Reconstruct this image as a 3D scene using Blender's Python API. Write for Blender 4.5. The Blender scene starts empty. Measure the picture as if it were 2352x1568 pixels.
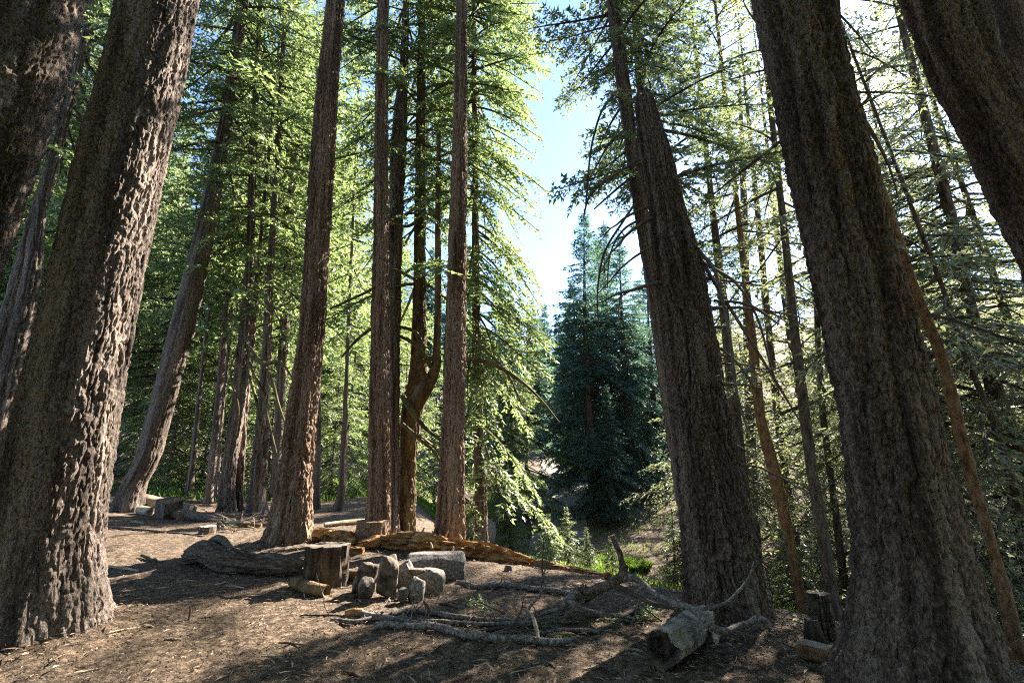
import bpy, math, random
import numpy as np
from mathutils import Vector, Matrix
S = bpy.context.scene
COL = S.collection
PI = math.pi
R_ = math.radians

# ------------------------------------------------------------------ camera, sky, sun, exposure
CAMZ, PITCH, F, CX, CY = 1.40, R_(13.7), 1100.0, 1176.0, 784.0
cam = bpy.data.cameras.new('camera')
camo = bpy.data.objects.new('camera', cam)
COL.objects.link(camo)
camo.location = (0, 0, CAMZ)
camo.rotation_euler = (PI / 2 + PITCH, 0, 0)
cam.sensor_width = 36
cam.lens = 36 * F / 2352
cam.clip_start, cam.clip_end = 0.05, 3000
S.camera = camo

_f = np.array([0, math.cos(PITCH), math.sin(PITCH)])
_u = np.array([0, -math.sin(PITCH), math.cos(PITCH)])
_r = np.array([1.0, 0, 0])
CAM = np.array([0, 0, CAMZ])


def ray(px, py):
    return _r * ((px - CX) / F) + _u * ((CY - py) / F) + _f


sd = ray(1962, 176)
sd = sd / np.linalg.norm(sd)
ELEV = math.asin(sd[2])
AZ = math.atan2(sd[0], sd[1])
world = bpy.data.worlds.new("World")
S.world = world
world.use_nodes = True
wn, wl = world.node_tree.nodes, world.node_tree.links
bg = wn['Background']
sky = wn.new('ShaderNodeTexSky')
sky.sky_type = 'NISHITA'
sky.sun_disc = False
sky.sun_elevation, sky.sun_rotation = ELEV, AZ
sky.altitude, sky.air_density, sky.dust_density, sky.ozone_density = 1500, 1.0, .5, 3.5
# the sun itself and the bright aureole round it, part of the sky
geo = wn.new('ShaderNodeTexCoord')
dot = wn.new('ShaderNodeVectorMath')
dot.operation = 'DOT_PRODUCT'
dot.inputs[1].default_value = [float(c) for c in sd]
wl.new(geo.outputs['Generated'], dot.inputs[0])
aco = wn.new('ShaderNodeMath')
aco.operation = 'ARCCOSINE'
wl.new(dot.outputs['Value'], aco.inputs[0])


def ring_(a0, a1, v):
    m = wn.new('ShaderNodeMapRange')
    m.interpolation_type = 'SMOOTHERSTEP'
    m.inputs['From Min'].default_value, m.inputs['From Max'].default_value = R_(a1), R_(a0)
    m.inputs['To Min'].default_value, m.inputs['To Max'].default_value = 0, v
    wl.new(aco.outputs[0], m.inputs['Value'])
    return m.outputs[0]


ad1 = wn.new('ShaderNodeMath')
ad1.operation = 'ADD'
wl.new(ring_(.5, .8, 60.0), ad1.inputs[0])
wl.new(ring_(0, 4.5, 7.0), ad1.inputs[1])
mixs = wn.new('ShaderNodeVectorMath')
mixs.operation = 'ADD'
wl.new(sky.outputs[0], mixs.inputs[0])
wl.new(ad1.outputs[0], mixs.inputs[1])
wl.new(mixs.outputs[0], bg.inputs[0])
bg.inputs[1].default_value = 0.08
sunl = bpy.data.lights.new('sun', 'SUN')
sunl.energy, sunl.angle, sunl.color = 5.0, R_(0.5), (1.0, 0.9, 0.76)
suno = bpy.data.objects.new('sun', sunl)
COL.objects.link(suno)
suno.rotation_euler = Vector(-sd).to_track_quat('-Z', 'Y').to_euler()
suno.location = (20, 20, 40)
S.view_settings.view_transform = 'Standard'
S.view_settings.look = 'None'
S.view_settings.gamma = 1
S.view_settings.use_curve_mapping = False
S.view_settings.exposure = 2.85
S.render.engine = 'CYCLES'
S.cycles.max_bounces = 6
S.cycles.diffuse_bounces = 4
S.cycles.glossy_bounces = 2
S.cycles.transmission_bounces = 4
S.cycles.use_denoising = False
S.cycles.filter_width = 1.15
S.cycles.sample_clamp_indirect = .35
S.cycles.sample_clamp_direct = .6
S.cycles.caustics_reflective = False
S.cycles.caustics_refractive = False

# ------------------------------------------------------------------ noise
HAZE = 0.0005
M32 = np.uint64(0xFFFFFFFF)


def hsh(ix, iy, iz, seed=0):
    h = (ix.astype(np.int64) * 374761393 + iy.astype(np.int64) * 668265263 + iz.astype(np.int64) * 2147483647 + seed * 974711).astype(np.uint64) & M32
    h = ((h ^ (h >> np.uint64(13))) * np.uint64(1274126177)) & M32
    h = ((h ^ (h >> np.uint64(16))) * np.uint64(2246822519)) & M32
    h = h ^ (h >> np.uint64(15))
    return (h & np.uint64(0xFFFFFF)).astype(np.float64) / 16777216.0


def vn(x, y, z, seed=0):
    x, y, z = np.broadcast_arrays(np.asarray(x, float), np.asarray(y, float), np.asarray(z, float))
    fx, fy, fz = np.floor(x), np.floor(y), np.floor(z)
    a, b, c = x - fx, y - fy, z - fz
    a, b, c = a * a * (3 - 2 * a), b * b * (3 - 2 * b), c * c * (3 - 2 * c)
    r = 0
    for i in (0, 1):
        for j in (0, 1):
            for k in (0, 1):
                w = (a if i else 1 - a) * (b if j else 1 - b) * (c if k else 1 - c)
                r = r + w * hsh(fx + i, fy + j, fz + k, seed)
    return r


def fbm(x, y, z, seed=0, o=3):
    r, a, t = 0, 1.0, 0
    for i in range(o):
        r = r + a * vn(x * 2 ** i, y * 2 ** i, z * 2 ** i, seed + i * 17)
        t += a
        a *= 0.5
    return r / t


def sstep(a, b, x):
    t = np.clip((x - a) / (b - a), 0, 1)
    return t * t * (3 - 2 * t)


def worley(u, v, nu, seed):
    iu, iv = np.floor(u), np.floor(v)
    f1 = np.full(u.shape, 9.0)
    f2 = np.full(u.shape, 9.0)
    cr = np.zeros(u.shape)
    z0 = np.zeros(u.shape)
    for i in (-1, 0, 1):
        for j in (-1, 0, 1):
            cu, cv = iu + i, iv + j
            m = np.mod(cu, nu)
            px = cu + 0.15 + 0.7 * hsh(m, cv, z0, seed)
            py = cv + 0.1 + 0.8 * hsh(m, cv, z0 + 1, seed)
            d = np.sqrt((u - px) ** 2 + (v - py) ** 2)
            c = hsh(m, cv, z0 + 2, seed)
            n = d < f1
            f2 = np.where(n, f1, np.minimum(f2, d))
            cr = np.where(n, c, cr)
            f1 = np.where(n, d, f1)
    return f1, f2, cr


def bark(th, z, R, seed, pw=0.10, ph=0.34, depth=0.03):
    k, kz = 0.1 / pw, 0.3 / ph
    cx, cy = np.cos(th) * R, np.sin(th) * R
    w = 0.05 * (fbm(cx * 5 * k, cy * 5 * k, z * 3 * kz, seed, 2) - .5) / k
    w2 = 0.05 * (fbm(cx * 5 * k, cy * 5 * k, z * 3 * kz, seed + 50, 2) - .5) / k
    cx, cy = cx + w, cy + w2
    a = np.abs(fbm(cx * 9 * k, cy * 9 * k, z * 1.7 * kz, seed + 1, 2) - .5) * 2
    b = np.abs(fbm(cx * 21 * k, cy * 21 * k, z * 8 * kz + 3 * w, seed + 2, 2) - .5) * 2
    c = np.abs(vn(cx * 9 * k, cy * 9 * k, z * 17 * kz, seed + 3) - .5) * 2
    big = sstep(0.0, 0.30, a)
    mid = sstep(0.0, 0.30, b)
    crk = sstep(0.0, 0.22, c)
    fine = fbm(cx * 52, cy * 52, z * 34, seed + 9, 2) - .5
    flk = np.floor(4 * fbm(cx * 13 * k, cy * 13 * k, z * 6 * kz, seed + 12, 2)) / 4 - .5
    return depth * (0.9 * big + 0.7 * mid + 0.35 * crk + 0.6 * fine + .5 * flk - 1.1)


# ------------------------------------------------------------------ terrain
def smax(x, k):
    return np.log1p(np.exp(np.clip(x / k, -40, 40))) * k


def H(x, y):
    x, y = np.asarray(x, float), np.asarray(y, float)
    s = (x - 0.4) * 0.72 + (y - 7.0) * 0.69
    edge = s - 2.2 * sstep(-1, -7, x) * 0 - 6.0 * sstep(-0.6, -5.0, x)
    drop = smax(edge, 0.5)
    z = -0.27 * np.minimum(drop, 7.5)
    z = z + 0.20 * smax(drop - 9.0, 1.5) * sstep(40, -5, x - 8)
    z = z + 0.09 * smax(-(x + 7.0), 1.2) * sstep(3, 9, y)
    z = z + 0.05 * (vn(x * .35, y * .35, 0, 3) - .5) * 2 + 0.03 * (vn(x * 1.1, y * 1.1, 0, 4) - .5)
    for mx, my, mr in ((-3.97, 4.35, .6), (2.72, 3.35, .52), (2.08, 4.75, .42), (-3.75, 8.35, .5), (-1.05, 8.3, .3), (-2.35, 8.45, .3), (-6.6, 11.9, .5)):
        z = z + .075 * np.exp(-(np.maximum(np.hypot(x - mx, y - my) - mr, 0) / .28) ** 2)
    hill = smax(np.hypot(x, y) - 42, 6) * 0.30
    z = z + np.where(y > 0, hill, 0) * (0.55 + 0.45 * sstep(.05, .35, np.abs(x / np.maximum(y, 1) - 0.1)))
    return z


def at(px, py, Y):
    d = ray(px, py)
    return CAM + d * (Y / d[1])


_T = np.geomspace(0.8, 150, 3000)


def gnd(px, py):
    d = ray(px, py)
    P = CAM[None] + d[None] * _T[:, None]
    g = P[:, 2] - H(P[:, 0], P[:, 1])
    i = int(np.argmax(g < 0))
    if i == 0:
        i = len(_T) - 1
    t = _T[i - 1] + (_T[i] - _T[i - 1]) * g[i - 1] / max(1e-9, g[i - 1] - g[i])
    p = CAM + d * t
    p[2] = float(H(p[0], p[1]))
    return p


def hor(px, Y):
    x = Y * (px - CX) / F * math.cos(PITCH)
    return np.array([x, Y, float(H(x, Y))])


def zat(py, Y):
    d = ray(CX, py)
    return CAMZ + Y * d[2] / d[1]


# ------------------------------------------------------------------ mesh helpers
class MB:
    def __init__(s):
        s.v, s.f, s.m, s.a, s.n = [], [], [], [], 0

    def add(s, V, Fs, mat=0, attr=None):
        V = np.asarray(V, float).reshape(-1, 3)
        Fs = np.asarray(Fs, np.int64)
        s.v.append(V)
        s.f.append(Fs + s.n)
        s.m.append(np.full(len(Fs), mat) if np.isscalar(mat) else np.asarray(mat))
        s.a.append(np.full(len(V), .5) if attr is None else np.asarray(attr, float))
        s.n += len(V)
        return s

    def mesh(s, name, mats, base=(0, 0, 0), smooth=True):
        V = np.concatenate(s.v) - np.asarray(base, float)
        me = bpy.data.meshes.new(name)
        me.vertices.add(len(V))
        me.vertices.foreach_set('co', V.astype(np.float32).ravel())
        lt = np.concatenate([np.full(len(f), f.shape[1]) for f in s.f if len(f)])
        lv = np.concatenate([f.ravel() for f in s.f if len(f)])
        me.loops.add(len(lv))
        me.loops.foreach_set('vertex_index', lv.astype(np.int32))
        me.polygons.add(len(lt))
        st = np.concatenate([[0], np.cumsum(lt)[:-1]])
        me.polygons.foreach_set('loop_start', st.astype(np.int32))
        me.polygons.foreach_set('material_index', np.concatenate([m for f, m in zip(s.f, s.m) if len(f)]).astype(np.int32))
        me.polygons.foreach_set('use_smooth', np.full(len(lt), smooth))
        at_ = me.attributes.new('lv', 'FLOAT', 'POINT')
        at_.data.foreach_set('value', np.concatenate(s.a).astype(np.float32))
        me.update(calc_edges=True)
        for m in (mats if isinstance(mats, (list, tuple)) else [mats]):
            me.materials.append(m)
        return me


def link(name, data, parent=None, loc=None, kind=None):
    o = bpy.data.objects.new(name, data)
    COL.objects.link(o)
    if parent is not None:
        o.parent = parent
    if loc is not None:
        o.location = [float(c) for c in loc]
    if kind:
        o['kind'] = kind
    return o


def tag(o, label, cat, group=None):
    o['label'] = label
    o['category'] = cat
    if group:
        o['group'] = group
    return o


def thing(name, label, cat, loc, group=None):
    return tag(link(name, None, None, loc), label, cat, group)


def part(name, mb, mats, parent, base, kind=None, smooth=True):
    return link(name, mb.mesh(name, mats, base, smooth), parent, None, kind)


def solo(name, mb, mats, base, label, cat, group=None, smooth=True, local=False):
    return tag(link(name, mb.mesh(name, mats, (0, 0, 0) if local else base, smooth), None, base), label, cat, group)


def grid_faces(nr, nc, wrap=True):
    i = np.arange(nr - 1)[:, None]
    j = np.arange(nc if wrap else nc - 1)[None]
    j2 = (j + 1) % nc
    return np.stack([i * nc + j, i * nc + j2, (i + 1) * nc + j2, (i + 1) * nc + j], -1).reshape(-1, 4)


def resample(P, R, n):
    P, R = np.asarray(P, float), np.asarray(R, float)
    d = np.concatenate([[0], np.cumsum(np.linalg.norm(np.diff(P, axis=0), axis=1))])
    k = len(P)
    t = np.linspace(0, d[-1], n)
    if k == 2:
        Q = np.stack([np.interp(t, d, P[:, a]) for a in range(3)], 1)
        return Q, np.interp(t, d, R)
    tan = np.gradient(P, d, axis=0)
    i = np.clip(np.searchsorted(d, t, side='right') - 1, 0, k - 2)
    h = (d[i + 1] - d[i])
    s = (t - d[i]) / h
    s2, s3 = s * s, s * s * s
    Q = (2 * s3 - 3 * s2 + 1)[:, None] * P[i] + ((s3 - 2 * s2 + s) * h)[:, None] * tan[i] + (-2 * s3 + 3 * s2)[:, None] * P[i + 1] + ((s3 - s2) * h)[:, None] * tan[i + 1]
    return Q, np.interp(t, d, R)


def tube(P, R, n=None, seg=8, disp=None, jag=0.0, cap=True, matcap=None, mb=None, hollow=0, smoothpath=True, flat=1.0, mat=0, attr=.5):
    mb = mb or MB()
    P = np.asarray(P, float)
    if n:
        P, R = resample(P, R, n)
    R = np.asarray(R, float)
    n = len(P)
    T = np.gradient(P, axis=0)
    T /= np.linalg.norm(T, axis=1)[:, None] + 1e-12
    U = np.zeros_like(T)
    up = np.array([0, 0, 1.0]) if abs(T[0, 2]) < .9 else np.array([1.0, 0, 0])
    u = up - T[0] * np.dot(up, T[0])
    u /= np.linalg.norm(u)
    for i in range(n):
        u = u - T[i] * np.dot(u, T[i])
        u /= np.linalg.norm(u) + 1e-12
        U[i] = u
    W = np.cross(T, U)
    th = np.linspace(0, 2 * PI, seg, endpoint=False)
    s = np.concatenate([[0], np.cumsum(np.linalg.norm(np.diff(P, axis=0), axis=1))])
    TH, SS = np.meshgrid(th, s)
    RR = R[:, None] * np.ones(seg)[None]
    if disp is not None:
        RR = RR + disp(TH, SS, RR)
    V = P[:, None] + (np.cos(TH) * RR)[..., None] * U[:, None] * flat + (np.sin(TH) * RR)[..., None] * W[:, None]
    if jag:
        sl = s[-1]
        for i in range(n):
            for e, w in ((-1, 1 - s[i] / (jag * 2.2)), (1, 1 - (sl - s[i]) / (jag * 2.2))):
                if w > 0:
                    nz = fbm(np.cos(th) * 2.1 + e * 3, np.sin(th) * 2.1, 0, n + seg, 3) - .55
                    V[i] += (e * jag * 1.6 * w * nz)[:, None] * T[i]
    nv = n * seg
    mb.add(V.reshape(-1, 3), grid_faces(n, seg)[:, ::-1], mat, np.full(nv, attr))
    if cap:
        mc = mat if matcap is None else matcap
        for e, sg in ((0, -1), (n - 1, 1)):
            ring = V[e]
            c = ring.mean(0)
            if hollow and e == 0:
                r2 = c + (ring - c) * .72
                r3 = c + (ring - c) * .55 + T[0] * hollow
                VV = np.concatenate([ring, r2 + T[0] * .012, r3, [c + T[0] * hollow]])
                ff = grid_faces(3, seg)
                mb.add(VV, ff, mc)
                j = np.arange(seg)
                mb.add(VV, np.stack([2 * seg + j, 2 * seg + (j + 1) % seg, np.full(seg, 3 * seg)], 1), mc)
            else:
                VV = np.concatenate([ring, [c]])
                j = np.arange(seg)
                tri = np.stack([j, (j + 1) % seg, np.full(seg, seg)], 1)
                mb.add(VV, tri if sg < 0 else tri[:, ::-1], mc)
    return mb


# ------------------------------------------------------------------ materials
def mat(name, cols, scale=(6, 6, 2), detail=6, rough=.9, bump=0.0, bscale=(60, 60, 20), attr=0.0, objrand=0.0, rand_cols=None, spec=.2, pos=None, coord='Object'):
    m = bpy.data.materials.new(name)
    m.use_nodes = True
    nt = m.node_tree
    N, L = nt.nodes, nt.links
    b = N['Principled BSDF']
    b.inputs['Roughness'].default_value = rough
    b.inputs['Specular IOR Level'].default_value = spec
    tc = N.new('ShaderNodeTexCoord')
    mp = N.new('ShaderNodeMapping')
    mp.inputs['Scale'].default_value = scale
    L.new(tc.outputs[coord], mp.inputs[0])
    ns = N.new('ShaderNodeTexNoise')
    ns.inputs['Scale'].default_value = 1
    ns.inputs['Detail'].default_value = detail
    ns.inputs['Roughness'].default_value = .65
    L.new(mp.outputs[0], ns.inputs['Vector'])
    fac = ns.outputs['Fac']
    if attr or objrand:
        ad = N.new('ShaderNodeMath')
        ad.operation = 'MULTIPLY_ADD'
        at_ = N.new('ShaderNodeAttribute')
        at_.attribute_name = 'lv'
        sb = N.new('ShaderNodeMath')
        sb.operation = 'SUBTRACT'
        sb.inputs[1].default_value = .5
        L.new(at_.outputs['Fac'], sb.inputs[0])
        L.new(sb.outputs[0], ad.inputs[0])
        ad.inputs[1].default_value = attr
        L.new(fac, ad.inputs[2])
        fac = ad.outputs[0]
        if objrand:
            oi = N.new('ShaderNodeObjectInfo')
            s2 = N.new('ShaderNodeMath')
            s2.operation = 'SUBTRACT'
            s2.inputs[1].default_value = .5
            L.new(oi.outputs['Random'], s2.inputs[0])
            a2 = N.new('ShaderNodeMath')
            a2.operation = 'MULTIPLY_ADD'
            a2.inputs[1].default_value = objrand
            L.new(s2.outputs[0], a2.inputs[0])
            L.new(fac, a2.inputs[2])
            fac = a2.outputs[0]
    cr = N.new('ShaderNodeValToRGB')
    els = cr.color_ramp.elements
    n = len(cols)
    pos = pos or [.36 + .28 * i / (n - 1) for i in range(n)]
    while len(els) < n:
        els.new(.5)
    for i, c in enumerate(cols):
        els[i].position = pos[i]
        els[i].color = (*c, 1)
    L.new(fac, cr.inputs[0])
    L.new(cr.outputs[0], b.inputs['Base Color'])
    if bump:
        m2 = N.new('ShaderNodeMapping')
        m2.inputs['Scale'].default_value = bscale
        L.new(tc.outputs[coord], m2.inputs[0])
        n2 = N.new('ShaderNodeTexNoise')
        n2.inputs['Scale'].default_value = 1
        n2.inputs['Detail'].default_value = 5
        n2.inputs['Roughness'].default_value = .7
        L.new(m2.outputs[0], n2.inputs['Vector'])
        bp = N.new('ShaderNodeBump')
        bp.inputs['Strength'].default_value = 1
        bp.inputs['Distance'].default_value = bump
        L.new(n2.outputs['Fac'], bp.inputs['Height'])
        L.new(bp.outputs[0], b.inputs['Normal'])
    return m


def leafmat(name, dark, light, trans, tmix=.38, objrand=.5):
    m = mat(name, [dark, light], scale=(.8, .8, .8), detail=2, rough=.38, attr=.55, objrand=objrand, spec=.8)
    nt = m.node_tree
    N, L = nt.nodes, nt.links
    b = N['Principled BSDF']
    out = N['Material Output']
    t = N.new('ShaderNodeBsdfTranslucent')
    t.inputs[0].default_value = (*trans, 1)
    mx = N.new('ShaderNodeMixShader')
    mx.inputs[0].default_value = tmix
    L.new(b.outputs[0], mx.inputs[1])
    L.new(t.outputs[0], mx.inputs[2])
    L.new(mx.outputs[0], out.inputs[0])
    return m


M = {}
M['bark_grey'] = mat('bark_grey', [(.045, .034, .028), (.12, .093, .077), (.24, .195, .167)], scale=(60, 60, 30), bump=.02, bscale=(60, 60, 34), attr=.25, detail=8)
M['bark_dark'] = mat('bark_dark', [(.045, .033, .027), (.125, .093, .076), (.25, .2, .168)], scale=(60, 60, 26), bump=.02, bscale=(60, 60, 30), attr=.25, detail=8)
M['bark_warm'] = mat('bark_warm', [(.075, .046, .031), (.18, .118, .082), (.31, .22, .16)], scale=(55, 55, 16), bump=.015, bscale=(70, 70, 22), attr=.25, detail=8)
M['bark_plain'] = mat('bark_plain', [(.03, .022, .017), (.085, .065, .05), (.15, .12, .095)], scale=(14, 14, 4), bump=.015, bscale=(40, 40, 14), objrand=.1)
M['bark_moss'] = mat('bark_moss', [(.05, .032, .02), (.13, .088, .048), (.2, .15, .08)], scale=(6, 6, 2), bump=.01, bscale=(50, 50, 20))
M['bark_orange'] = mat('bark_orange', [(.09, .05, .025), (.2, .12, .06), (.27, .18, .1)], scale=(20, 20, 8), bump=.01, bscale=(50, 50, 20))
M['moss_wood'] = mat('moss_wood', [(.06, .045, .03), (.11, .09, .04), (.14, .14, .04)], scale=(5, 5, 5))
M['twig'] = mat('twig', [(.05, .04, .032), (.10, .08, .06)], scale=(4, 4, 4))
M['dead_wood'] = mat('dead_wood', [(.11, .09, .075), (.2, .17, .15)], scale=(12, 12, 12))
M['leaf_a'] = leafmat('needles_yellow_green', (.05, .08, .03), (.105, .142, .058), (.29, .39, .13), .45)
M['leaf_b'] = leafmat('needles_deep_green', (.04, .064, .034), (.085, .115, .056), (.25, .32, .12), .43)
M['leaf_c'] = leafmat('needles_blue_green', (.026, .058, .046), (.058, .105, .076), (.13, .25, .15), .4)
M['leaf_d'] = leafmat('needles_olive', (.05, .07, .036), (.11, .13, .065), (.30, .34, .15), .47)
M['leaf_br'] = leafmat('needles_brown', (.12, .06, .025), (.2, .1, .04), (.2, .1, .03), .3)
M['grass'] = leafmat('grass_blades', (.05, .10, .02), (.12, .2, .035), (.22, .36, .05), .45)
M['ground'] = mat('needle_duff', [(.04, .028, .019), (.105, .075, .052), (.22, .165, .118)], scale=(14, 14, 14), detail=12, rough=.95, bump=.03, bscale=(45, 45, 45))
M['litter'] = mat('litter', [(.045, .031, .021), (.16, .113, .076), (.42, .325, .225)], scale=(9, 9, 9), attr=1.0, rough=.8, pos=[.2, .55, .95])
M['rot'] = mat('rotten_orange_wood', [(.10, .05, .022), (.3, .16, .06), (.45, .28, .12)], scale=(7, 7, 16), bump=.02, bscale=(30, 30, 60))
M['rot_dark'] = mat('rotten_brown_wood', [(.07, .04, .022), (.17, .1, .05), (.28, .18, .09)], scale=(7, 7, 16), bump=.02, bscale=(30, 30, 60))
M['grey_wood'] = mat('weathered_wood', [(.03, .022, .017), (.10, .078, .06), (.23, .185, .148)], scale=(7, 40, 40), bump=.012, bscale=(10, 70, 70))
M['pale_wood'] = mat('pale_bare_wood', [(.2, .16, .11), (.36, .3, .21), (.46, .4, .3)], scale=(6, 6, 6), bump=.008, bscale=(50, 20, 50))
M['cut'] = mat('cut_wood', [(.16, .11, .07), (.3, .22, .14)], scale=(14, 14, 14), bump=.004)
M['cut_grey'] = mat('grey_cut_wood', [(.1, .085, .07), (.2, .17, .145)], scale=(14, 14, 14), bump=.006)
M['char'] = mat('charred_wood', [(.022, .018, .016), (.07, .055, .045), (.12, .09, .065)], scale=(16, 16, 3), bump=.012, bscale=(60, 60, 8))
M['birch'] = mat('grey_branch_bark', [(.05, .042, .037), (.15, .132, .12), (.3, .275, .26)], scale=(40, 40, 40), bump=.008, bscale=(60, 60, 60))
M['granite'] = mat('granite', [(.08, .068, .058), (.18, .158, .137), (.3, .27, .24)], scale=(40, 40, 40), bump=.006, bscale=(80, 80, 80))
M['granite_dark'] = mat('grey_granite', [(.06, .055, .05), (.15, .14, .13), (.26, .245, .23)], scale=(34, 34, 34), bump=.012, bscale=(60, 60, 60), detail=8)
M['rock'] = mat('fire_rock', [(.05, .042, .037), (.15, .125, .105), (.26, .225, .195)], scale=(9, 9, 9), detail=8, bump=.008, bscale=(50, 50, 50))
M['rock_soot'] = mat('sooty_rock', [(.025, .022, .02), (.10, .08, .065), (.24, .19, .15)], scale=(6, 6, 6), detail=4, bump=.008, bscale=(50, 50, 50))
M['path'] = mat('pale_path', [(.16, .13, .1), (.26, .22, .18)], scale=(3, 3, 3), bump=.01)
M['pale_log'] = mat('bare_pale_log', [(.10, .085, .065), (.27, .235, .185), (.4, .35, .28)], scale=(7, 7, 7), bump=.01, bscale=(40, 40, 40), detail=8)
M['blue'] = mat('blue_paint', [(.03, .16, .3), (.05, .25, .42)], scale=(30, 30, 30))


# ------------------------------------------------------------------ ground
def build_ground():
    a1 = np.linspace(-R_(62), R_(62), 330)
    a2 = np.linspace(R_(62), 2 * PI - R_(62), 60)[1:-1]
    ang = np.concatenate([a1, a2])
    rad = np.concatenate([[0.05, .4], np.geomspace(.8, 420, 190)])
    A, Rr = np.meshgrid(ang, rad)
    x, y = np.sin(A) * Rr, np.cos(A) * Rr
    near = np.clip(12 / np.maximum(Rr, 1), 0, 1)
    z = H(x, y) + near * (.02 * (fbm(x * 5, y * 5, 0, 31, 3) - .5) * 2 + .012 * (vn(x * 18, y * 18, 0, 33) - .5) * 2)
    mb = MB()
    mb.add(np.stack([x, y, z], -1).reshape(-1, 3), grid_faces(len(rad), len(ang))[:, ::-1])
    o = link('ground', mb.mesh('ground', M['ground']), None, None, 'structure')


build_ground()


def scatter_cards(n, xs, ys, lmin, lmax, wr, name, m, seed, lift=.006, tilt=.25, attr=None):
    rg = np.random.default_rng(seed)
    L = lmin * (lmax / lmin) ** (rg.random(n) ** 1.6)
    W = L * wr * (.6 + .8 * rg.random(n))
    a = rg.random(n) * 2 * PI
    z = H(xs, ys) + lift + .014 * rg.random(n)
    near = np.clip(12 / np.maximum(np.hypot(xs, ys), 1), 0, 1)
    z = z + near * .02 * (fbm(xs * 5, ys * 5, 0, 31, 3) - .5) * 2 + near * .012 * (vn(xs * 18, ys * 18, 0, 33) - .5) * 2
    t = rg.normal(0, tilt, n)
    ro = rg.normal(0, .5, n)
    d = np.stack([np.cos(a) * np.cos(t), np.sin(a) * np.cos(t), np.abs(np.sin(t)) * .6], 1)
    e = np.stack([-np.sin(a), np.cos(a), ro * .6], 1)
    c = np.stack([xs, ys, z], 1)
    v = np.stack([c - d * L[:, None] / 2 - e * W[:, None] / 2 * .5, c - e * W[:, None] / 2 + [0, 0, .004], c + d * L[:, None] / 2, c + e * W[:, None] / 2 + [0, 0, .004], ], 1)
    mb = MB()
    mb.add(v[:, :3].reshape(-1, 3), np.arange(3 * n).reshape(-1, 3), 0, np.repeat(rg.random(n) if attr is None else attr, 3))
    o = link(name, mb.mesh(name, m, smooth=False), None, None, 'stuff')
    return o


rg = np.random.default_rng(5)
n = 90000
rr = 1.9 * (13 / 1.9) ** rg.random(n)
aa = rg.uniform(-R_(54), R_(54), n)
scatter_cards(n, np.sin(aa) * rr, np.cos(aa) * rr, .018, .07, .15, 'needle_litter', M['litter'], 6)
n = 6000
rr = 2.0 * (9 / 2.0) ** rg.random(n)
aa = rg.uniform(-R_(54), R_(54), n)
scatter_cards(n, np.sin(aa) * rr, np.cos(aa) * rr, .04, .14, .2, 'bark_chip_litter', M['litter'], 7, .012, .2, .25 + .75 * rg.random(n))


for k, (mx, my, mr, n) in enumerate(((-3.97, 4.35, .55, 900), (2.72, 3.35, .5, 900), (2.08, 4.75, .4, 700), (-3.75, 8.35, .42, 400), (-1.05, 8.3, .25, 250))):
    a, q = rg.uniform(0, 2 * PI, n), mr + np.abs(rg.normal(0, .28, n))
    scatter_cards(n, mx + np.cos(a) * q, my + np.sin(a) * q, .03, .13, .3, 'bark_flake_litter', M['litter'], 20 + k, .014, .35, .15 + .7 * rg.random(n))


# ------------------------------------------------------------------ foliage
def leaflets(pts, dirs, size, ratio, rgn, nrm=None, droop=.15):
    n = len(pts)
    d = dirs / (np.linalg.norm(dirs, axis=1)[:, None] + 1e-9)
    up = np.array([0, 0, 1.0]) + rgn.normal(0, .8, (n, 3))
    s = np.cross(d, up)
    s /= np.linalg.norm(s, axis=1)[:, None] + 1e-9
    L = size * rgn.uniform(.6, 1.35, n)[:, None]
    W = L * ratio * rgn.uniform(.7, 1.3, n)[:, None]
    tip = pts + d * L - np.array([0, 0, droop]) * L
    b = pts + d * L * .12
    V = np.stack([b - s * W / 2, tip, b + s * W / 2], 1)
    return V.reshape(-1, 3), np.arange(3 * n).reshape(-1, 3), np.repeat(rgn.random(n), 3)


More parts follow.
